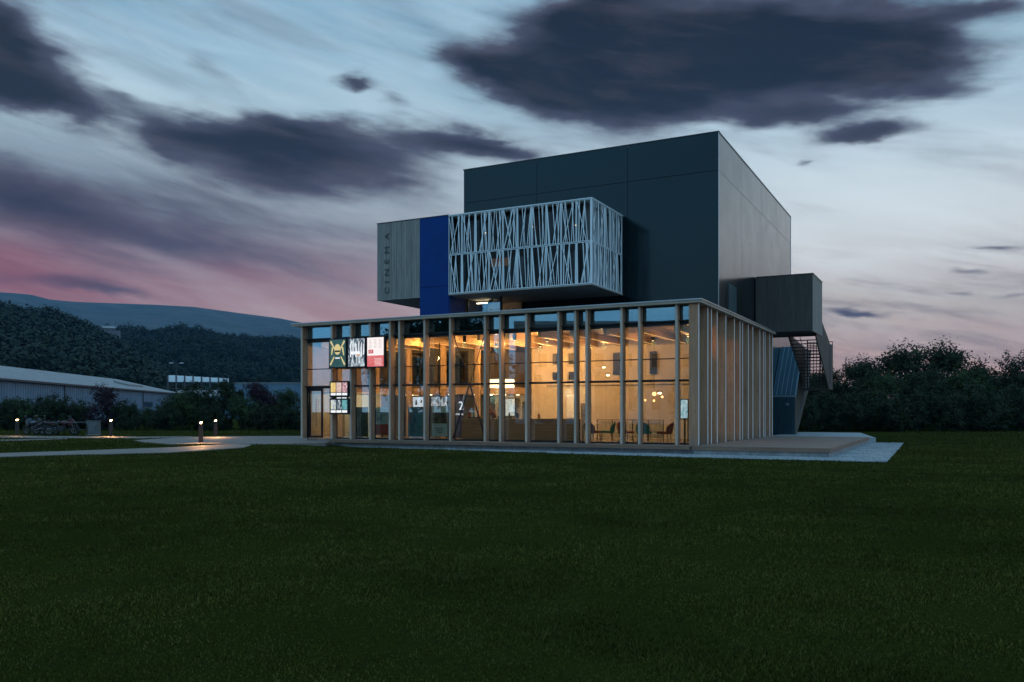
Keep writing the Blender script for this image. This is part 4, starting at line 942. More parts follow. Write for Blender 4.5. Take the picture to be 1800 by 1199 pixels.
part('flank_box_drip', MB().box(wx1-.02, wx1+.03, wy0, wy1, wz0-.06, wz0-.042), M_cop, cin); part('coping', MB().box(wx0, wx1+.03, wy0-.03, wy1, wz1+.002, wz1+.035), M_steel, cin)
# --- enclosed stair with the standing-seam roof
ex1 = .36; ex0 = bx1+.02
prof = [(20.4,.3), (20.4,2.6), (23.3,5.75), (27.0,5.75), (26.2,3.45), (21.0,.3)]
part('stair_enclosure', MB().prism(prof, 'x', ex0, ex1-.03), M_dark, cin)
nz = 11; kk = (ex1-ex0)/nz
for i in range(nz): pbox('cladding_sheet', round(ex0+i*kk+.003, 3), round(ex0+i*kk+.003, 3)+round(kk-.006, 3), 20.36-.006*(i % 2), 20.395, .3, 2.58, M_zinc, cin)
def slanted(y0, y1):      # side strips cut to the slanted profile
    def top(y): return 2.6+(y-20.4)/(23.3-20.4)*3.15 if y < 23.3 else 5.75
    def bot(y): return .3 if y < 21.0 else .3+(y-21.0)/(26.2-21.0)*3.15
    return [(y0, bot(y0)), (y1, bot(y1)), (y1, top(y1)), (y0, top(y0))]
for i in range(24):
    y0 = 20.4+i*.24; part('side_board', MB().prism(slanted(y0+.004, y0+.236), 'x', ex1-.028, ex1), M_plankd, cin)
L_ = math.hypot(2.9, 3.15)
for i in range(5):
    x0 = ex0+i*(ex1-ex0)/5; x1 = x0+(ex1-ex0)/5
    part('roof_sheet', MB().prism([(20.34,2.60), (20.34,2.62), (23.3,5.80), (23.3,5.76)], 'x', x0+.004, x1-.004), M_zinc, cin)
    part('standing_seam', MB().prism([(20.34,2.625), (20.34,2.69), (23.3,5.87), (23.3,5.805)], 'x', x1-.02, x1+.004), M_flash, cin)
part('eaves_flashing', MB().box(ex0, ex1+.03, 20.30, 20.338, 2.56, 2.64), M_flash, cin)
part('verge_flashing', MB().prism([(20.34,2.48), (20.34,2.70), (23.3,5.9), (23.3,5.66)], 'x', ex1+.004, ex1+.05), M_flash, cin)
part('handrail', MB().bar((ex1+.06, 21.2, 1.2), (ex1+.06, 25.2, 3.9), .035), M_flash, cin)
part('wall_lamp', MB().box(-.15, .0, 20.26, 20.35, 2.05, 2.2), M_flash, cin)
# --- hanging open stair with perforated screens
def perf(name, y0, y1, zb0, zb1, zt0, zt1, x, ny, nz_, parent):
    """slanted screen with real openings, as a net of strips"""
    mb = MB()
    def Z(t, s): return (zb0+(zb1-zb0)*t)*(1-s)+(zt0+(zt1-zt0)*t)*s
    for i in range(ny+1):
        t = i/ny; y = y0+(y1-y0)*t; h_ = (y1-y0)/ny*.24
        mb.add([(x, y-h_, Z(t,0)), (x, y+h_, Z(t,0)), (x, y+h_, Z(t,1)), (x, y-h_, Z(t,1)), (x+.02, y-h_, Z(t,0)), (x+.02, y+h_, Z(t,0)), (x+.02, y+h_, Z(t,1)), (x+.02, y-h_, Z(t,1))], [(0,1,2,3), (7,6,5,4), (0,4,5,1), (1,5,6,2), (2,6,7,3), (3,7,4,0)])
    for j in range(nz_+1):
        s = j/nz_; h_ = .035 if 0 < j < nz_ else .06
        a, b = Z(0,s), Z(1,s)
        mb.add([(x+.004, y0, a-h_), (x+.004, y1, b-h_), (x+.004, y1, b+h_), (x+.004, y0, a+h_), (x+.024, y0, a-h_), (x+.024, y1, b-h_), (x+.024, y1, b+h_), (x+.024, y0, a+h_)], [(0,1,2,3), (7,6,5,4), (0,4,5,1), (1,5,6,2), (2,6,7,3), (3,7,4,0)])
    return part(name, mb, M_steel, parent)
stx0, stx1 = .5, 2.03
part('stair_stringer', MB().prism([(17.2,5.85), (23.2,3.05), (23.2,3.4), (17.2,6.06)], 'x', stx0, stx0+.05), M_plankd, cin)
part('stair_stringer', MB().prism([(16.9,5.85), (22.4,3.05), (24.0,3.05), (24.0,3.4), (22.5,3.4), (17.3,6.06)], 'x', stx1-.05, stx1), M_plankd, cin)
perf('perforated_screen', 17.5, 23.2, 6.0, 3.3, 6.05, 5.6, stx0+.01, 26, 9, cin)
for i in range(22):      # slatted outer side
    y = 17.0+i*.265 if i else 17.0; y1_ = y+.25
    def bo(y): return 5.88-(y-16.9)*.51 if y < 22.3 else 3.08
    def to(y): return 6.04 if y < 19.22 else max(4.6, 6.9-(y-19.2)*.28)
    if y1_ > 22.8: break
    part('side_slat', MB().prism([(y, bo(y)), (y1_, bo(y1_)), (y1_, to(y1_)), (y, to(y))], 'x', stx1-.02, stx1+.015), M_plankd, cin)
for i in range(4): part('side_slat', MB().prism([(22.86+i*.31, 3.05), (23.14+i*.31, 3.05), (23.14+i*.31, 5.85), (22.86+i*.31, 5.85)], 'x', stx1-.02, stx1+.015), M_plankd, cin)
for i in range(15):
    y = 17.6+i*.34; z = 5.75-i*.175; part('tread', MB().box(stx0+.06, stx1-.06, y, y+.30, z-.04, z), M_steel, cin)
part('landing', MB().box(stx0+.06, stx1-.03, 22.6, 24.1, 3.06, 3.14), M_steel, cin); part('landing_edge', MB().box(stx0, stx1+.02, 22.5, 22.56, 2.98, 3.16), M_plankd, cin)
mb = MB()
for i in range(9): x = stx0+i*(stx1-stx0)/8; mb.box(x-.02, x+.02, 24.1, 24.12, 3.1, 6.1)
for j in range(16): z = 3.12+j*.198; mb.box(stx0, stx1, 24.095, 24.115, z-.02, z+.02)
part('perforated_screen', mb, M_steel, cin)
for x in (stx0+.3, stx1-.35): part('hanger', MB().bar((x, 23.9, 3.1), (x, 19.3, 6.1), .03), M_steel, cin)
part('hanger', MB().box(stx0, stx0+.06, 24.0, 24.09, 3.1, 6.2), M_steel, cin); part('hanger', MB().box(1.25, 1.33, 24.0, 24.09, 3.1, 6.2), M_steel, cin)

# --- timber deck on the right
dk = empty('timber_deck', bw(0, 0, 0), BA); tag(dk, 'low timber deck on a concrete base at the right side of the cinema', 'deck')
x0d, x1d, y0d, y1d = .02, 4.9, .35, 14.95
bwid = .14; nb = int((y1d+.75-y0d+.35)/bwid)
dy0 = -.72
nb = int((y1d-dy0)/.145)
for i in range(nb): pbox('deck_board', .02 if i > 4 else -.06, x1d, dy0+i*.145, dy0+i*.145+.130, .31, .35, M_deck, dk)
part('edge_board', MB().box(-.06, 2.2, dy0-.045, dy0-.004, .2, .352), M_joist, dk); part('edge_board', MB().box(2.206, x1d+.04, dy0-.045, dy0-.004, .2, .352), M_joist, dk)
part('edge_board', MB().box(x1d+.003, x1d+.04, dy0, y1d, .2, .352), M_joist, dk)
part('concrete_base', MB().box(-.0, x1d-.02, dy0+.02, y1d-.05, -.1, .28), M_conc, dk)

# ------------------------------------------------------------------ posters on the front
def poly_emis(name, c, s): return emis(name, c, s)
def lightbox(x0, x1, z0, z1, y0, depth, label, kind, cat='poster lightbox', group=None):
    wd, h = x1-x0, z1-z0
    t = bthing(kind, (x0+x1)/2, y0, z0, label, cat, 0, group)
    part('frame', MB().box(-wd/2-.05, wd/2+.05, -depth, 0, -.06, h+.05), M_alu, t)
    return t, wd, h, -depth-.004
def flat(t, name, pts, y, m):    # flat print on the face of a lightbox
    n = len(pts); part(name, MB().add([(p[0], y, p[1]) for p in pts], [tuple(range(n))]), m, t)
def artwork(name, kind, pal, seed, s=0.9):
    """procedural flat print: plain abstract pictures"""
    def f(g, b):
        v = oc(g); v = off(g, v, 0.0) if False else v
        n1 = g.noise(scl(g, v, *kind[0]), 1.0, 5, 0.65, kind[1]); 
        c = g.ramp(g.m('ADD', n1, seed*0.0), pal); g.put(b.inputs['Emission Color'], c); b.inputs['Emission Strength'].default_value = s
    return mat(name, (0.02,0.02,0.02), 0.3, build=f)
A_gold = emis('poster_gold', (0.80,0.66,0.30), 0.85); A_teal = artwork('poster_dark_green', ((3,3,3), 0.5), [(0.3, (0.01,0.05,0.05)), (0.7, (0.05,0.14,0.13))], 1, 0.8)
A_mono = artwork('poster_mono', ((7,7,2.2), 1.4), [(0.38, (0.01,0.015,0.03)), (0.5, (0.12,0.16,0.2)), (0.62, (0.8,0.9,0.95))], 2)
A_pink = artwork('programme_white', ((2,2,6), 0.2), [(0.2, (1.0,0.86,0.83)), (0.8, (1.0,0.93,0.9))], 3, 1.0)
A_red = artwork('programme_red', ((3,3,9), 0.5), [(0.3, (0.75,0.08,0.10)), (0.7, (0.95,0.30,0.28))], 4, 0.85)
A_rdk = emis('programme_red_dark', (0.7,0.03,0.05), 0.8); A_grey = emis('print_grey', (0.55,0.5,0.5), 0.8); A_wht = emis('print_white', (0.95,0.97,1.0), 0.95)
A_org = emis('print_orange', (0.9,0.35,0.08), 0.8); A_cyan = artwork('print_cyan', ((5,5,5), 0.7), [(0.3, (0.02,0.2,0.25)), (0.7, (0.3,0.7,0.7))], 5, 0.8)
A_yel = artwork('print_yellow', ((4,4,4), 0.7), [(0.3, (0.85,0.3,0.05)), (0.6, (0.95,0.8,0.3))], 6, 0.85); A_pch = artwork('print_peach', ((6,6,6), 0.8), [(0.3, (0.5,0.25,0.22)), (0.6, (0.95,0.72,0.62))], 7, 0.85)
A_mix = artwork('print_mixed', ((12,12,9), 1.0), [(0.35, (0.03,0.04,0.1)), (0.5, (0.6,0.2,0.25)), (0.6, (0.9,0.85,0.8))], 8, 0.85); A_bl = artwork('print_blue_yellow', ((10,10,8), 1.0), [(0.35, (0.05,0.15,0.3)), (0.5, (0.7,0.8,0.85)), (0.62, (0.95,0.75,0.2))], 9, 0.85)
def rect(x0, z0, x1, z1): return [(x0,z0), (x1,z0), (x1,z1), (x0,z1)]
def strokes(t, name, segs, wv, y, m):
    for (a, b) in segs:
        mb = MB(); d = Vector((b[0]-a[0], 0, b[1]-a[1])); n = Vector((-d.z, 0, d.x)).normalized()*wv/2; A, B = Vector((a[0], y, a[1])), Vector((b[0], y, b[1]))
        mb.add([A-n, B-n*.6, B+n*.6, A+n], [(0,1,2,3)]); part(name, mb, m, t)
t, wd, h, yf = lightbox(-18.09, -17.12, 3.83, 5.16, -.06, .16, 'left large lit poster, gold shapes on dark green, high on the fins', 'poster_lightbox', group='large lit posters on the fins')
flat(t, 'poster', rect(-wd/2, 0, wd/2, h), yf, A_teal)
strokes(t, 'gold_print', [((-.42,1.25), (-.2,.9)), ((.42,1.25), (.2,.9)), ((-.44,.1), (-.2,.5)), ((.44,.1), (.2,.5)), ((-.3,.95), (-.36,.6)), ((.3,.95), (.38,.55))], .10, yf-.004, A_gold)
mb = MB(); 
for k in range(14): a0 = 6.283*k/14; a1 = 6.283*(k+1)/14; mb.add([(0, yf-.008, .85), (.2*math.cos(a0), yf-.008, .85+.26*math.sin(a0)), (.2*math.cos(a1), yf-.008, .85+.26*math.sin(a1))], [(0,1,2)])
part('gold_disc', mb, A_gold, t)
flat(t, 'dark_band', rect(-.17, .72, .17, .80), yf-.012, M_tyre); flat(t, 'pale_band', rect(-.14, .40, .14, .46), yf-.006, A_wht)
t, wd, h, yf = lightbox(-16.96, -15.99, 3.83, 5.16, -.06, .16, 'middle large lit poster, crowded black and white picture with a small red mark', 'poster_lightbox', group='large lit posters on the fins')
flat(t, 'poster', rect(-wd/2, 0, wd/2, h), yf, A_mono)
strokes(t, 'figure_print', [((x, .45+.1*(i % 2)), (x+.02, 1.2-.06*(i % 3))) for i, x in enumerate((-.34,-.2,-.02,.14,.30,.42))], .07, yf-.004, A_wht)
flat(t, 'title_band', rect(-.3, .58, .22, .72), yf-.008, A_wht); flat(t, 'red_mark', rect(.05, .50, .18, .57), yf-.01, A_org)
t, wd, h, yf = lightbox(-15.83, -14.88, 3.80, 5.17, -.06, .16, 'right large lit programme board, white above and red below', 'poster_lightbox', group='large lit posters on the fins')
flat(t, 'upper_half', rect(-wd/2, .52, wd/2, h), yf, A_pink); flat(t, 'lower_half', rect(-wd/2, 0, wd/2, .52), yf, A_red); flat(t, 'badge', rect(-.40, .62, -.12, .80), yf-.004, A_rdk)
o = link('badge_letters', text_mesh('U2', .15, A_wht, .001), t, (-.26, yf-.008, .71)); o.rotation_euler = (R(90), 0, 0)
mb = MB()
for c_ in (-.28, .0, .28):
    for r_ in range(7): mb.add([(c_-.09, yf-.004, .88+r_*.062), (c_+.07, yf-.004, .88+r_*.062), (c_+.07, yf-.004, .895+r_*.062), (c_-.09, yf-.004, .895+r_*.062)], [(0,1,2,3)])
part('text_lines', mb, A_grey, t, kind='stuff')
mb = MB()
for r_ in range(6): mb.add([(-.05, yf-.004, .06+r_*.06), (.36, yf-.004, .06+r_*.06), (.36, yf-.004, .075+r_*.06), (-.05, yf-.004, .075+r_*.06)], [(0,1,2,3)])
part('text_lines', mb, A_pink, t, kind='stuff')
PALS = [[A_yel, A_pch, A_mix], [A_bl, A_mono, A_cyan]]
for r_, (z0, z1, lab) in enumerate(((2.44, 3.10, 'upper lit case of three small film posters beside the entrance'), (1.60, 2.26, 'lower lit case of three small film posters beside the entrance'))):
    t, wd, h, yf = lightbox(-18.10, -17.06, z0, z1, -.03, .12, lab, 'poster_case', group='small poster cases by the entrance')
    for c_ in range(3):
        xx = -wd/2+c_*wd/3+.02; flat(t, 'poster', rect(xx, .17, xx+wd/3-.04, h-.02), yf, PALS[r_][c_]); flat(t, 'caption', rect(xx, .02, xx+wd/3-.04, .14), yf, A_wht)
t, wd, h, yf = lightbox(-17.72, -17.12, 2.30, 2.36, -.04, .10, 'thin lit caption strip between the two small poster cases', 'caption_strip', 'sign')
flat(t, 'caption', rect(-wd/2, 0, -.03, .06), yf, A_wht); flat(t, 'caption', rect(.03, 0, wd/2, .06), yf, A_wht)

# ------------------------------------------------------------------ things in the foyer
part('lobby_partition', MB().box(-19.9, -17.6, 3.2, 3.3, FL, 2.55), M_plas, cin); part('lobby_ceiling', MB().box(-19.9, -17.6, .6, 4.18, 2.57, 2.66), M_plas, cin)
P_pale = mat('banner_pale', (0.42,0.52,0.52), 0.5); P_red = mat('banner_red', (0.35,0.03,0.04), 0.5); P_ink = mat('banner_ink', (0.02,0.03,0.04), 0.5)
def artp(name, sc_, dist, pal):
    def f(g, b): g.put(b.inputs['Base Color'], g.ramp(g.noise(scl(g, oc(g), *sc_), 1.0, 5, 0.6, dist), pal))
    return mat(name, rough=0.5, build=f)
P_blue = artp('banner_blue_art', (2.5,2.5,1.6), 0.8, [(0.35, (0.02,0.09,0.14)), (0.5, (0.08,0.26,0.34)), (0.66, (0.25,0.06,0.05))]); P_dk = artp('banner_dark_art', (3,3,2), 0.8, [(0.35, (0.01,0.012,0.015)), (0.55, (0.06,0.06,0.06)), (0.68, (0.25,0.24,0.22))]); P_face = artp('banner_brown_art', (3.5,3.5,4), 0.6, [(0.35, (0.01,0.008,0.008)), (0.55, (0.12,0.06,0.04)), (0.68, (0.32,0.2,0.14))])
def banner(x0, x1, z0, z1, y, label):
    t = bthing('display_banner', (x0+x1)/2, y, FL, label, 'banner', group='display banners behind the foyer glass')
    w_ = x1-x0; part('foot', MB().box(-w_/2, w_/2, -.02, .26, 0, .06), M_alu, t); part('support', MB().box(-.015, .015, .05, .08, .06, z1-FL), M_alu, t)
    return t, w_, z0-FL, z1-FL
t, w_, a, b = banner(-16.15, -15.4, .54, 1.88, .85, 'pale and red price banner reading 4 euros behind the glass')
part('upper_print', MB().box(-w_/2, w_/2, .0, .012, a+.52, b), P_pale, t); part('lower_print', MB().box(-w_/2, w_/2, .0, .012, a, a+.515), P_red, t)
o = link('price', text_mesh('4€', .34, P_ink, .002), t, (-.12, -.006, a+.78)); o.rotation_euler = (R(90), 0, 0)
mb = MB(); [mb.box(-.28, .3, -.006, -.002, b-.14-k*.12, b-.12-k*.12) for k in range(3)]; part('text_lines', mb, P_ink, t)
t, w_, a, b = banner(-17.36, -16.6, .44, 1.9, .85, 'dark banner with a pale blurred picture, leftmost behind the glass'); part('print', MB().box(-w_/2, w_/2, 0, .012, a, b), P_dk, t)
t, w_, a, b = banner(-14.25, -13.4, .48, 1.88, .85, 'blue banner with a red blurred picture under the white screen'); part('print', MB().box(-w_/2, w_/2, 0, .012, a, b), P_blue, t)
t, w_, a, b = banner(-12.9, -12.05, .5, 1.9, .85, 'pale banner with a brown picture across its middle, left of the bracing')
part('print', MB().box(-w_/2, w_/2, 0, .012, a, b), P_pale, t); part('picture', MB().box(-w_/2+.02, w_/2-.02, -.006, -.001, a+.62, a+1.12), P_face, t)
mb = MB(); [mb.box(-.2+.05*k, .22-.03*k, -.006, -.001, a+.36-k*.1, a+.4-k*.1) for k in range(3)]; part('text_lines', mb, M_grey, t)
def screen(x0, x1, z0, z1, y, label, m, extra=None):
    t = bthing('display_screen', (x0+x1)/2, y, z0, label, 'screen', group='lit display screens in the foyer'); w_ = x1-x0; h = z1-z0
    part('housing', MB().box(-w_/2-.03, w_/2+.03, 0, .07, -.03, h+.03), M_alu, t); flat(t, 'picture', rect(-w_/2, 0, w_/2, h), -.004, m)
    part('mount', MB().box(-.02, .02, .02, .05, h+.031, 3.0), M_alu, t) if h < .6 else part('mount', MB().box(-.03, .03, .075, .12, -z0+FL, h*.5), M_alu, t)
    return t, w_, h
t, w_, h = screen(-14.4, -13.62, 1.9, 2.38, 1.5, 'white lit screen with small dark motifs hanging left of the black and white one', E_screen)
flat(t, 'dark_motif', [(-.26,.1), (-.14,.1), (-.16,.3), (-.22,.36)], -.008, P_ink); flat(t, 'red_motif', rect(.06, .2, .14, .32), -.008, P_red)
screen(-13.35, -12.46, 1.93, 2.37, 1.5, 'lit screen with a black and white picture hanging left of the bracing', artwork('screen_mono', ((9,9,3), 1.2), [(0.38, (0.02,0.02,0.03)), (0.5, (0.4,0.42,0.45)), (0.6, (0.9,0.95,1.0))], 3, 0.9))
screen(-1.06, -.78, 1.40, 2.15, 1.2, 'upright lit screen standing at the foyer corner', artwork('screen_blue', ((6,6,4), 1.0), [(0.35, (0.12,0.4,0.5)), (0.6, (0.8,0.95,1.0))], 3, 1.0))
screen(-12.4, -11.85, 1.45, 2.35, 7.3, 'upright menu board on the kitchen wall behind the counter', artwork('menu_print', ((8,8,8), 0.8), [(0.35, (0.25,0.4,0.4)), (0.5, (0.9,0.85,0.7)), (0.7, (0.95,0.95,0.9))], 3, 0.9))
# counter with slatted front
ct = bthing('ticket_counter', -11.94, 2.0, FL, 'long brown counter with horizontal slats across the foyer', 'counter')
CLn = 11.94-6.1; M_cnt = mat('counter_slat', rough=0.5, build=wood((0.22,0.15,0.115), (0.30,0.21,0.165), 1, 20, 20, False))
part('body', MB().box(.04, CLn-.04, .03, .72, 0, .96), M_dark, ct)
for i in range(7):
    for (xa_, xb_) in ((0, 1.9), (1.91, 3.9), (3.91, CLn)): pbox('slat', xa_, xb_, 0, .028, .02+i*.136, .02+i*.136+.128, M_cnt, ct)
for i in range(5): pbox('slat', .0, .028, .04+i*.136, .04+i*.136+.128, .02, .96, M_cnt, ct)
part('worktop', MB().box(-.03, CLn+.02, -.03, .78, .965, 1.0), mat('counter_top', (0.35,0.28,0.2), 0.35), ct)
def small(nm, x, y, label, cat, mb, m, group=None, smooth=False): return place(nm, mb, m, x, y, FL+1.002, label, cat, 0, group, smooth)
small('bottle', -9.55, 2.3, 'tall dark bottle on the counter, leftmost of the drinks', 'bottle', MB().lathe([(.04,0), (.045,.18), (.02,.24), (.018,.3)], n=12), P_ink, None, True)
small('cup', -9.15, 2.35, 'large dark paper cup on the counter right of the tall bottle', 'cup', MB().lathe([(.05,0), (.075,.24), (.08,.25)], n=12), P_ink, None, True)
small('serving_dish', -8.55, 2.4, 'white rounded dish on the counter', 'dish', MB().lathe([(.06,0), (.13,.05), (.12,.12), (.02,.16)], n=14), M_white, None, True)
small('bottle', -8.05, 2.35, 'squat brown bottle at the right end of the counter drinks', 'bottle', MB().lathe([(.06,0), (.065,.16), (.03,.2), (.025,.25)], n=12), M_joist, None, True)
t = bthing('leaflet_rack', -11.45, 2.3, FL+1.002, 'small rack of coloured leaflets at the left end of the counter', 'leaflet rack')
part('tray', MB().box(-.3, .3, -.1, .15, 0, .05), M_alu, t)
for i, m_ in enumerate((P_red, P_pale, P_blue, M_white, P_red)): part('leaflet', MB().box(-.28+i*.115, -.19+i*.115, -.02+.03*(i % 2), -.01+.03*(i % 2), .05, .30+.05*(i % 3)), m_, t)
t = bthing('till', -9.95, 2.35, FL+1.002, 'dark till screen on the counter below the menu board', 'till'); part('stand', MB().box(-.05, .05, .02, .08, 0, .12), M_alu, t); part('display', MB().box(-.15, .15, 0, .04, .12, .38), M_alu, t); part('drawer', MB().box(-.2, .2, -.1, .25, 0, .09).box(-.01, .01, .0, .01, .09, .091), M_alu, t)
# person behind the counter
def person(x, y, z, rz):
    t = bthing('person', x, y, z, 'person in a dark red top leaning over the counter, facing left', 'person', rz)
    J = {'pel':(0,0,.92), 'wai':(.02,0,1.05), 'che':(.12,0,1.26), 'nek':(.20,0,1.42), 'hd1':(.24,0,1.50), 'shL':(.14,.17,1.36), 'elL':(.26,.22,1.14), 'wrL':(.46,.16,1.06), 'haL':(.54,.14,1.05), 'shR':(.14,-.17,1.36), 'elR':(.28,-.23,1.12), 'wrR':(.48,-.18,1.06), 'haR':(.56,-.16,1.05),
         'hpL':(0,.09,.88), 'knL':(.04,.10,.48), 'anL':(0,.10,.09), 'toL':(.16,.11,.04), 'hpR':(0,-.09,.88), 'knR':(.04,-.10,.48), 'anR':(0,-.10,.09), 'toR':(.16,-.11,.04)}
    E_ = [('pel','wai'), ('wai','che'), ('che','nek'), ('nek','hd1'), ('che','shL'), ('shL','elL'), ('elL','wrL'), ('wrL','haL'), ('che','shR'), ('shR','elR'), ('elR','wrR'), ('wrR','haR'), ('pel','hpL'), ('hpL','knL'), ('knL','anL'), ('anL','toL'), ('pel','hpR'), ('hpR','knR'), ('knR','anR'), ('anR','toR')]
    rad = {'pel':.14,'wai':.125,'che':.15,'nek':.055,'hd1':.05,'shL':.07,'shR':.07,'elL':.045,'elR':.045,'wrL':.03,'wrR':.03,'haL':.03,'haR':.03,'hpL':.095,'hpR':.095,'knL':.06,'knR':.06,'anL':.04,'anR':.04,'toL':.035,'toR':.035}
    ks = list(J); me = bpy.data.meshes.new('body'); me.from_pydata([J[k] for k in ks], [(ks.index(a), ks.index(b)) for a, b in E_], [])
    o = link('body', me, t); md = o.modifiers.new('s', 'SKIN'); sv = me.skin_vertices[0].data
    for i, k in enumerate(ks): sv[i].radius = (rad[k], rad[k]); sv[i].use_root = (k == 'pel')
    o.modifiers.new('d', 'SUBSURF').levels = 1; o.modifiers['d'].render_levels = 2
    me.materials.append(mat('dark_red_shirt', (0.06,0.012,0.012), 0.8))
    sk_ = mat('skin', (0.42,0.22,0.14), 0.5)
    hd = part('head', MB().lathe([(.02,-.115), (.06,-.10), (.078,-.04), (.088,.02), (.08,.08), (.04,.115), (.005,.122)], (.28,0,1.62), 14), sk_, t, smooth=True)
    part('hair', MB().lathe([(.092,.01), (.098,.05), (.09,.10), (.05,.135), (.005,.145)], (.265,0,1.62), 14), M_tyre, hd, smooth=True)
    part('nose', MB().lathe([(.018,0), (.012,.02), (.004,.03)], (.36,0,1.60), 8, 'x'), sk_, hd)
    for s_ in (-1, 1): part('ear', MB().lathe([(.02,0), (.022,.01), (.01,.018)], (.275, s_*.088-.009, 1.61), 8, 'y'), sk_, hd); part('eye', MB().lathe([(.010,0), (.006,.006)], (.358, s_*.032, 1.635), 6, 'x'), M_tyre, hd)
    for s_ in (-1, 1):
        hnd = part('hand', MB().box(.50, .585, s_*.155-.035, s_*.155+.035, 1.035, 1.06), sk_, t)
        for q_ in range(4): part('finger', MB().tube([(.58, s_*.155-.027+q_*.018, 1.048), (.62-.008*abs(q_-1.5), s_*.155-.028+q_*.0185, 1.044), (.645-.01*abs(q_-1.5), s_*.155-.028+q_*.0185, 1.030)], [.009,.0085,.006], 6), sk_, hnd)
        part('thumb', MB().tube([(.53, s_*.155-.03*s_, 1.045), (.57, s_*.155-.055*s_, 1.04), (.595, s_*.155-.06*s_, 1.03)], [.011,.010,.007], 6), sk_, hnd)
person(-10.75, 3.1, FL, R(180+25))
# chairs
M_cred = mat('red_upholstery', build=mottled((0.16,0.012,0.015), (0.22,0.02,0.022), 6, 0.1)); M_ctea = mat('teal_upholstery', build=mottled((0.006,0.11,0.10), (0.01,0.15,0.135), 6, 0.1)); M_cbr = mat('rust_upholstery', build=mottled((0.12,0.02,0.014), (0.16,0.03,0.02), 6, 0.1))
def chair(x, y, rz, m, label):
    t = bthing('armchair', x, y, FL, label, 'chair', rz, 'coloured chairs in the foyer')
    part('seat', MB().prism([(-.25,.36), (.24,.38), (.26,.44), (.2,.47), (-.25,.45)], 'y', -.25, .25), m, t)
    mb = MB(); n = 9
    pts_o = []; 
    for k in range(n):
        a = R(90+180*k/(n-1)); cx_, cy_ = .30*math.cos(a)*.6-.16, .29*math.sin(a)
        zt = .86-.16*abs(math.sin(a))**3; pts_o.append((cx_, cy_, zt))
    for k in range(n-1):
        (x0, y0, z0), (x1, y1, z1) = pts_o[k], pts_o[k+1]; s_ = .86; tl = .07
        mb.add([(x0,y0,.38), (x1,y1,.38), (x1-tl,y1*1.02,z1), (x0-tl,y0*1.02,z0), (x0*s_+.02,y0*s_,.38), (x1*s_+.02,y1*s_,.38), (x1*s_+.02-tl,y1*s_,z1), (x0*s_+.02-tl,y0*s_,z0)], [(0,1,2,3), (7,6,5,4), (3,2,6,7), (0,4,5,1), (0,3,7,4), (1,5,6,2)])
    part('backrest', mb, m, t)
    for sx in (-.2, .2):
        for sy in (-.2, .2): part('leg', MB().tube([(sx,sy,.37), (sx*1.2,sy*1.15,0)], [.02,.012], 6), M_joist, t)
chair(-6.75, 2.3, R(-20), M_cred, 'red chair at the end of the counter, leftmost of the chairs')
chair(-5.35, 2.3, R(70), M_cbr, 'rust-red chair with its back to the glass, left of the teal pair')
chair(-4.95, 2.9, R(200), M_ctea, 'teal chair turned left behind the rust-red chair')
chair(-3.85, 2.4, R(-15), M_cred, 'red chair between the two teal chairs')
chair(-2.95, 2.2, R(90), M_ctea, 'teal chair with its back squarely to the glass')
chair(-2.1, 2.3, R(180), M_cred, 'dark red chair seen from the side, rightmost of the chairs')
def table(x, y, label):
    t = bthing('side_table', x, y, FL, label, 'table'); part('tabletop', MB().lathe([(.3,.70), (.3,.72)], n=20), M_alu, t); part('stem', MB().tube([(0,0,0), (0,0,.70)], .025, 8), M_alu, t); part('base', MB().lathe([(.2,0), (.18,.02)], n=16), M_alu, t)
table(-4.35, 3.2, 'small round pedestal table among the left chairs'); table(-6.1, 2.9, 'small round pedestal table near the counter end')
# guard rail frames behind the chairs
gr = bthing('guard_rail', -6.0, 4.4, FL, 'thin dark guard rail running behind the chairs', 'railing')
for i, x in enumerate((0, .75, 1.3, 1.75, 2.5, 3.2)): part('post', MB().box(x-.018, x+.018, -.018, .018, 0, .92), M_alu, gr)
part('handrail', MB().box(-.02, 3.22, -.02, .02, .921, .95), M_alu, gr)
part('glass_infill', MB().box(.02, 3.18, -.004, .004, .12, .88), M_glass, gr)
gr = bthing('guard_rail', -2.1, 4.0, FL, 'short dark guard rail beside the foyer corner', 'railing')
for x in (0, .55, .95): part('post', MB().box(x-.022, x+.022, -.018, .018, 0, .95), M_alu, gr)
part('handrail', MB().box(-.02, .97, -.02, .02, .951, .98), M_alu, gr)
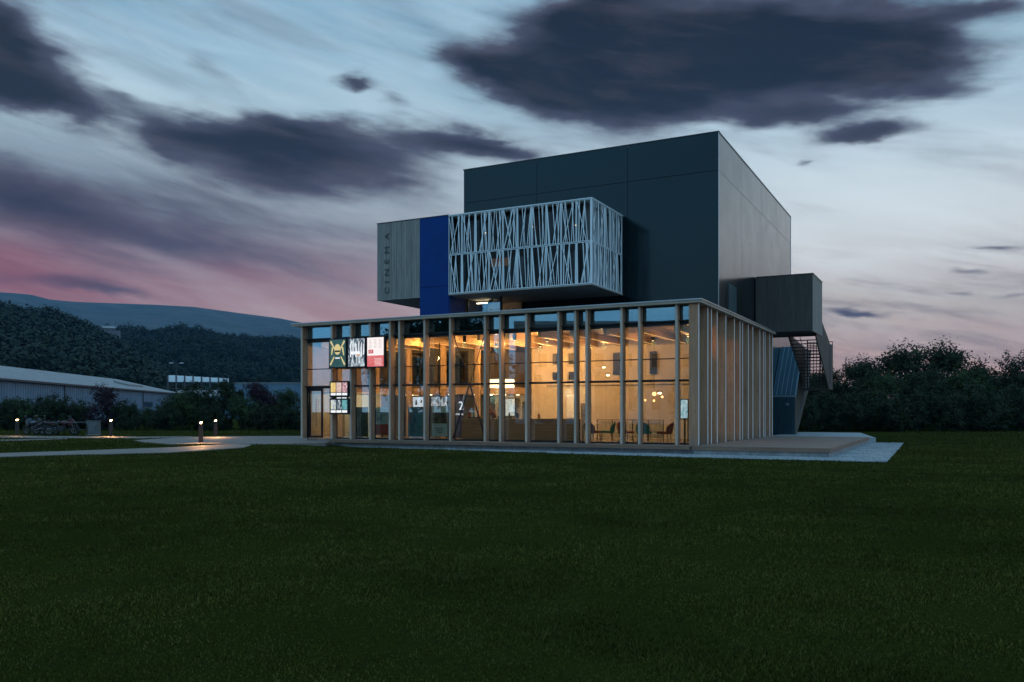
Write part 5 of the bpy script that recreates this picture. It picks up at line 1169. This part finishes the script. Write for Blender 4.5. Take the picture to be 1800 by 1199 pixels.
# pendant lamps
pl = bthing('pendant_lamp', -10.35, 3.0, 2.82, 'large glowing drum pendant above the counter', 'pendant lamp')
part('upper_ring', MB().lathe([(.60,.20), (.62,.22), (.62,.36), (.60,.38)], n=28), E_pend, pl, smooth=True); part('lower_ring', MB().lathe([(.60,.0), (.62,.02), (.62,.12), (.60,.14)], n=28), E_pend, pl, smooth=True)
part('band', MB().lathe([(.58,.142), (.58,.198)], n=28), M_steel, pl); part('cable', MB().tube([(0,0,.38), (0,0,2.08)], .008, 6), M_steel, pl)
for i, (x, y, z, r_, lab) in enumerate(((-2.9,3.4,2.45,.09,'largest amber globe pendant above the right chairs'), (-2.6,3.6,2.32,.055,'small amber globe pendant right of the largest globe'), (-2.85,3.2,2.15,.05,'lowest small amber globe pendant below the largest globe'), (-3.35,3.5,2.18,.045,'smallest amber globe pendant left of the largest globe'))):
    t = bthing('pendant_lamp', x, y, z, lab, 'pendant lamp', 0, 'amber globe pendants above the chairs')
    part('globe', MB().lathe([(r_*math.sin(a), -r_*math.cos(a)) for a in [k*math.pi/8+.05 for k in range(8)]]+[(.01, r_)], n=14), emis('amber_glow', (1.0,0.45,0.16), 5.0), t, smooth=True); part('cable', MB().tube([(0,0,r_), (0,0,5.2-z)], .004, 5), M_steel, t)
def foyer_light(x, y, z, e, col, size, parent_label=None):
    ld = bpy.data.lights.new('foyer_light', 'POINT'); ld.energy = e; ld.color = col; ld.shadow_soft_size = size
    o = bpy.data.objects.new('foyer_light', ld); COL.objects.link(o); o.location = bw(x, y, z)
foyer_light(-10.35, 3.0, 2.7, 60, (1.0,0.6,0.25), .3)
for x, y, e in ((-17.6,2.2,190), (-14.6,2.2,210), (-11.4,3.6,300), (-9.6,4.8,300), (-8.0,2.2,180), (-6.2,4.6,110), (-3.6,4.0,60), (-1.6,2.6,40), (-9.0,.9,60), (-11.6,.9,50)):  # spots added under the ceiling to brighten the foyer and counter front
    part('added_ceiling_spot', MB().lathe([(.07,4.86), (.08,4.90), (.08,5.18)], (x+.45, y, 0), 12), M_steel, cin); part('added_spot_glow', MB().lathe([(.05,4.845), (.05,4.855)], (x+.45, y, 0), 12), E_pend, cin)
    foyer_light(x+.45, y, 4.7, e, (1.0,0.48,0.14), .12)
for x in (-12.4, -17.5): foyer_light(x, 6.0, 2.3, 45, (1.0,0.72,0.40), .2)
foyer_light(-18.9, 1.9, 2.35, 60, (1.0,0.82,0.5), .15)  # bare light without a fitting, added to brighten the door bay
foyer_light(-8.3, 6.2, 2.6, 14, (1.0,0.85,0.55), .2)

# ------------------------------------------------------------------ haze
HAZE = 0.00009
if HAZE:
    hz_ = MB().box(-3300, 3300, -250, 4150, -2.0, 560).mesh('haze', [])
    hm = bpy.data.materials.new('haze_air'); hm.use_nodes = True; hn = hm.node_tree; hn.nodes.clear()
    pv = hn.nodes.new('ShaderNodeVolumePrincipled'); pv.inputs['Color'].default_value = (0.15,0.43,0.74,1); pv.inputs['Density'].default_value = HAZE
    ho = hn.nodes.new('ShaderNodeOutputMaterial'); hn.links.new(pv.outputs[0], ho.inputs['Volume'])
    hz_.materials.append(hm); o = link('haze', hz_); o['kind'] = 'stuff'; o['label'] = 'thin blue evening haze over the far hills'; o['category'] = 'haze'
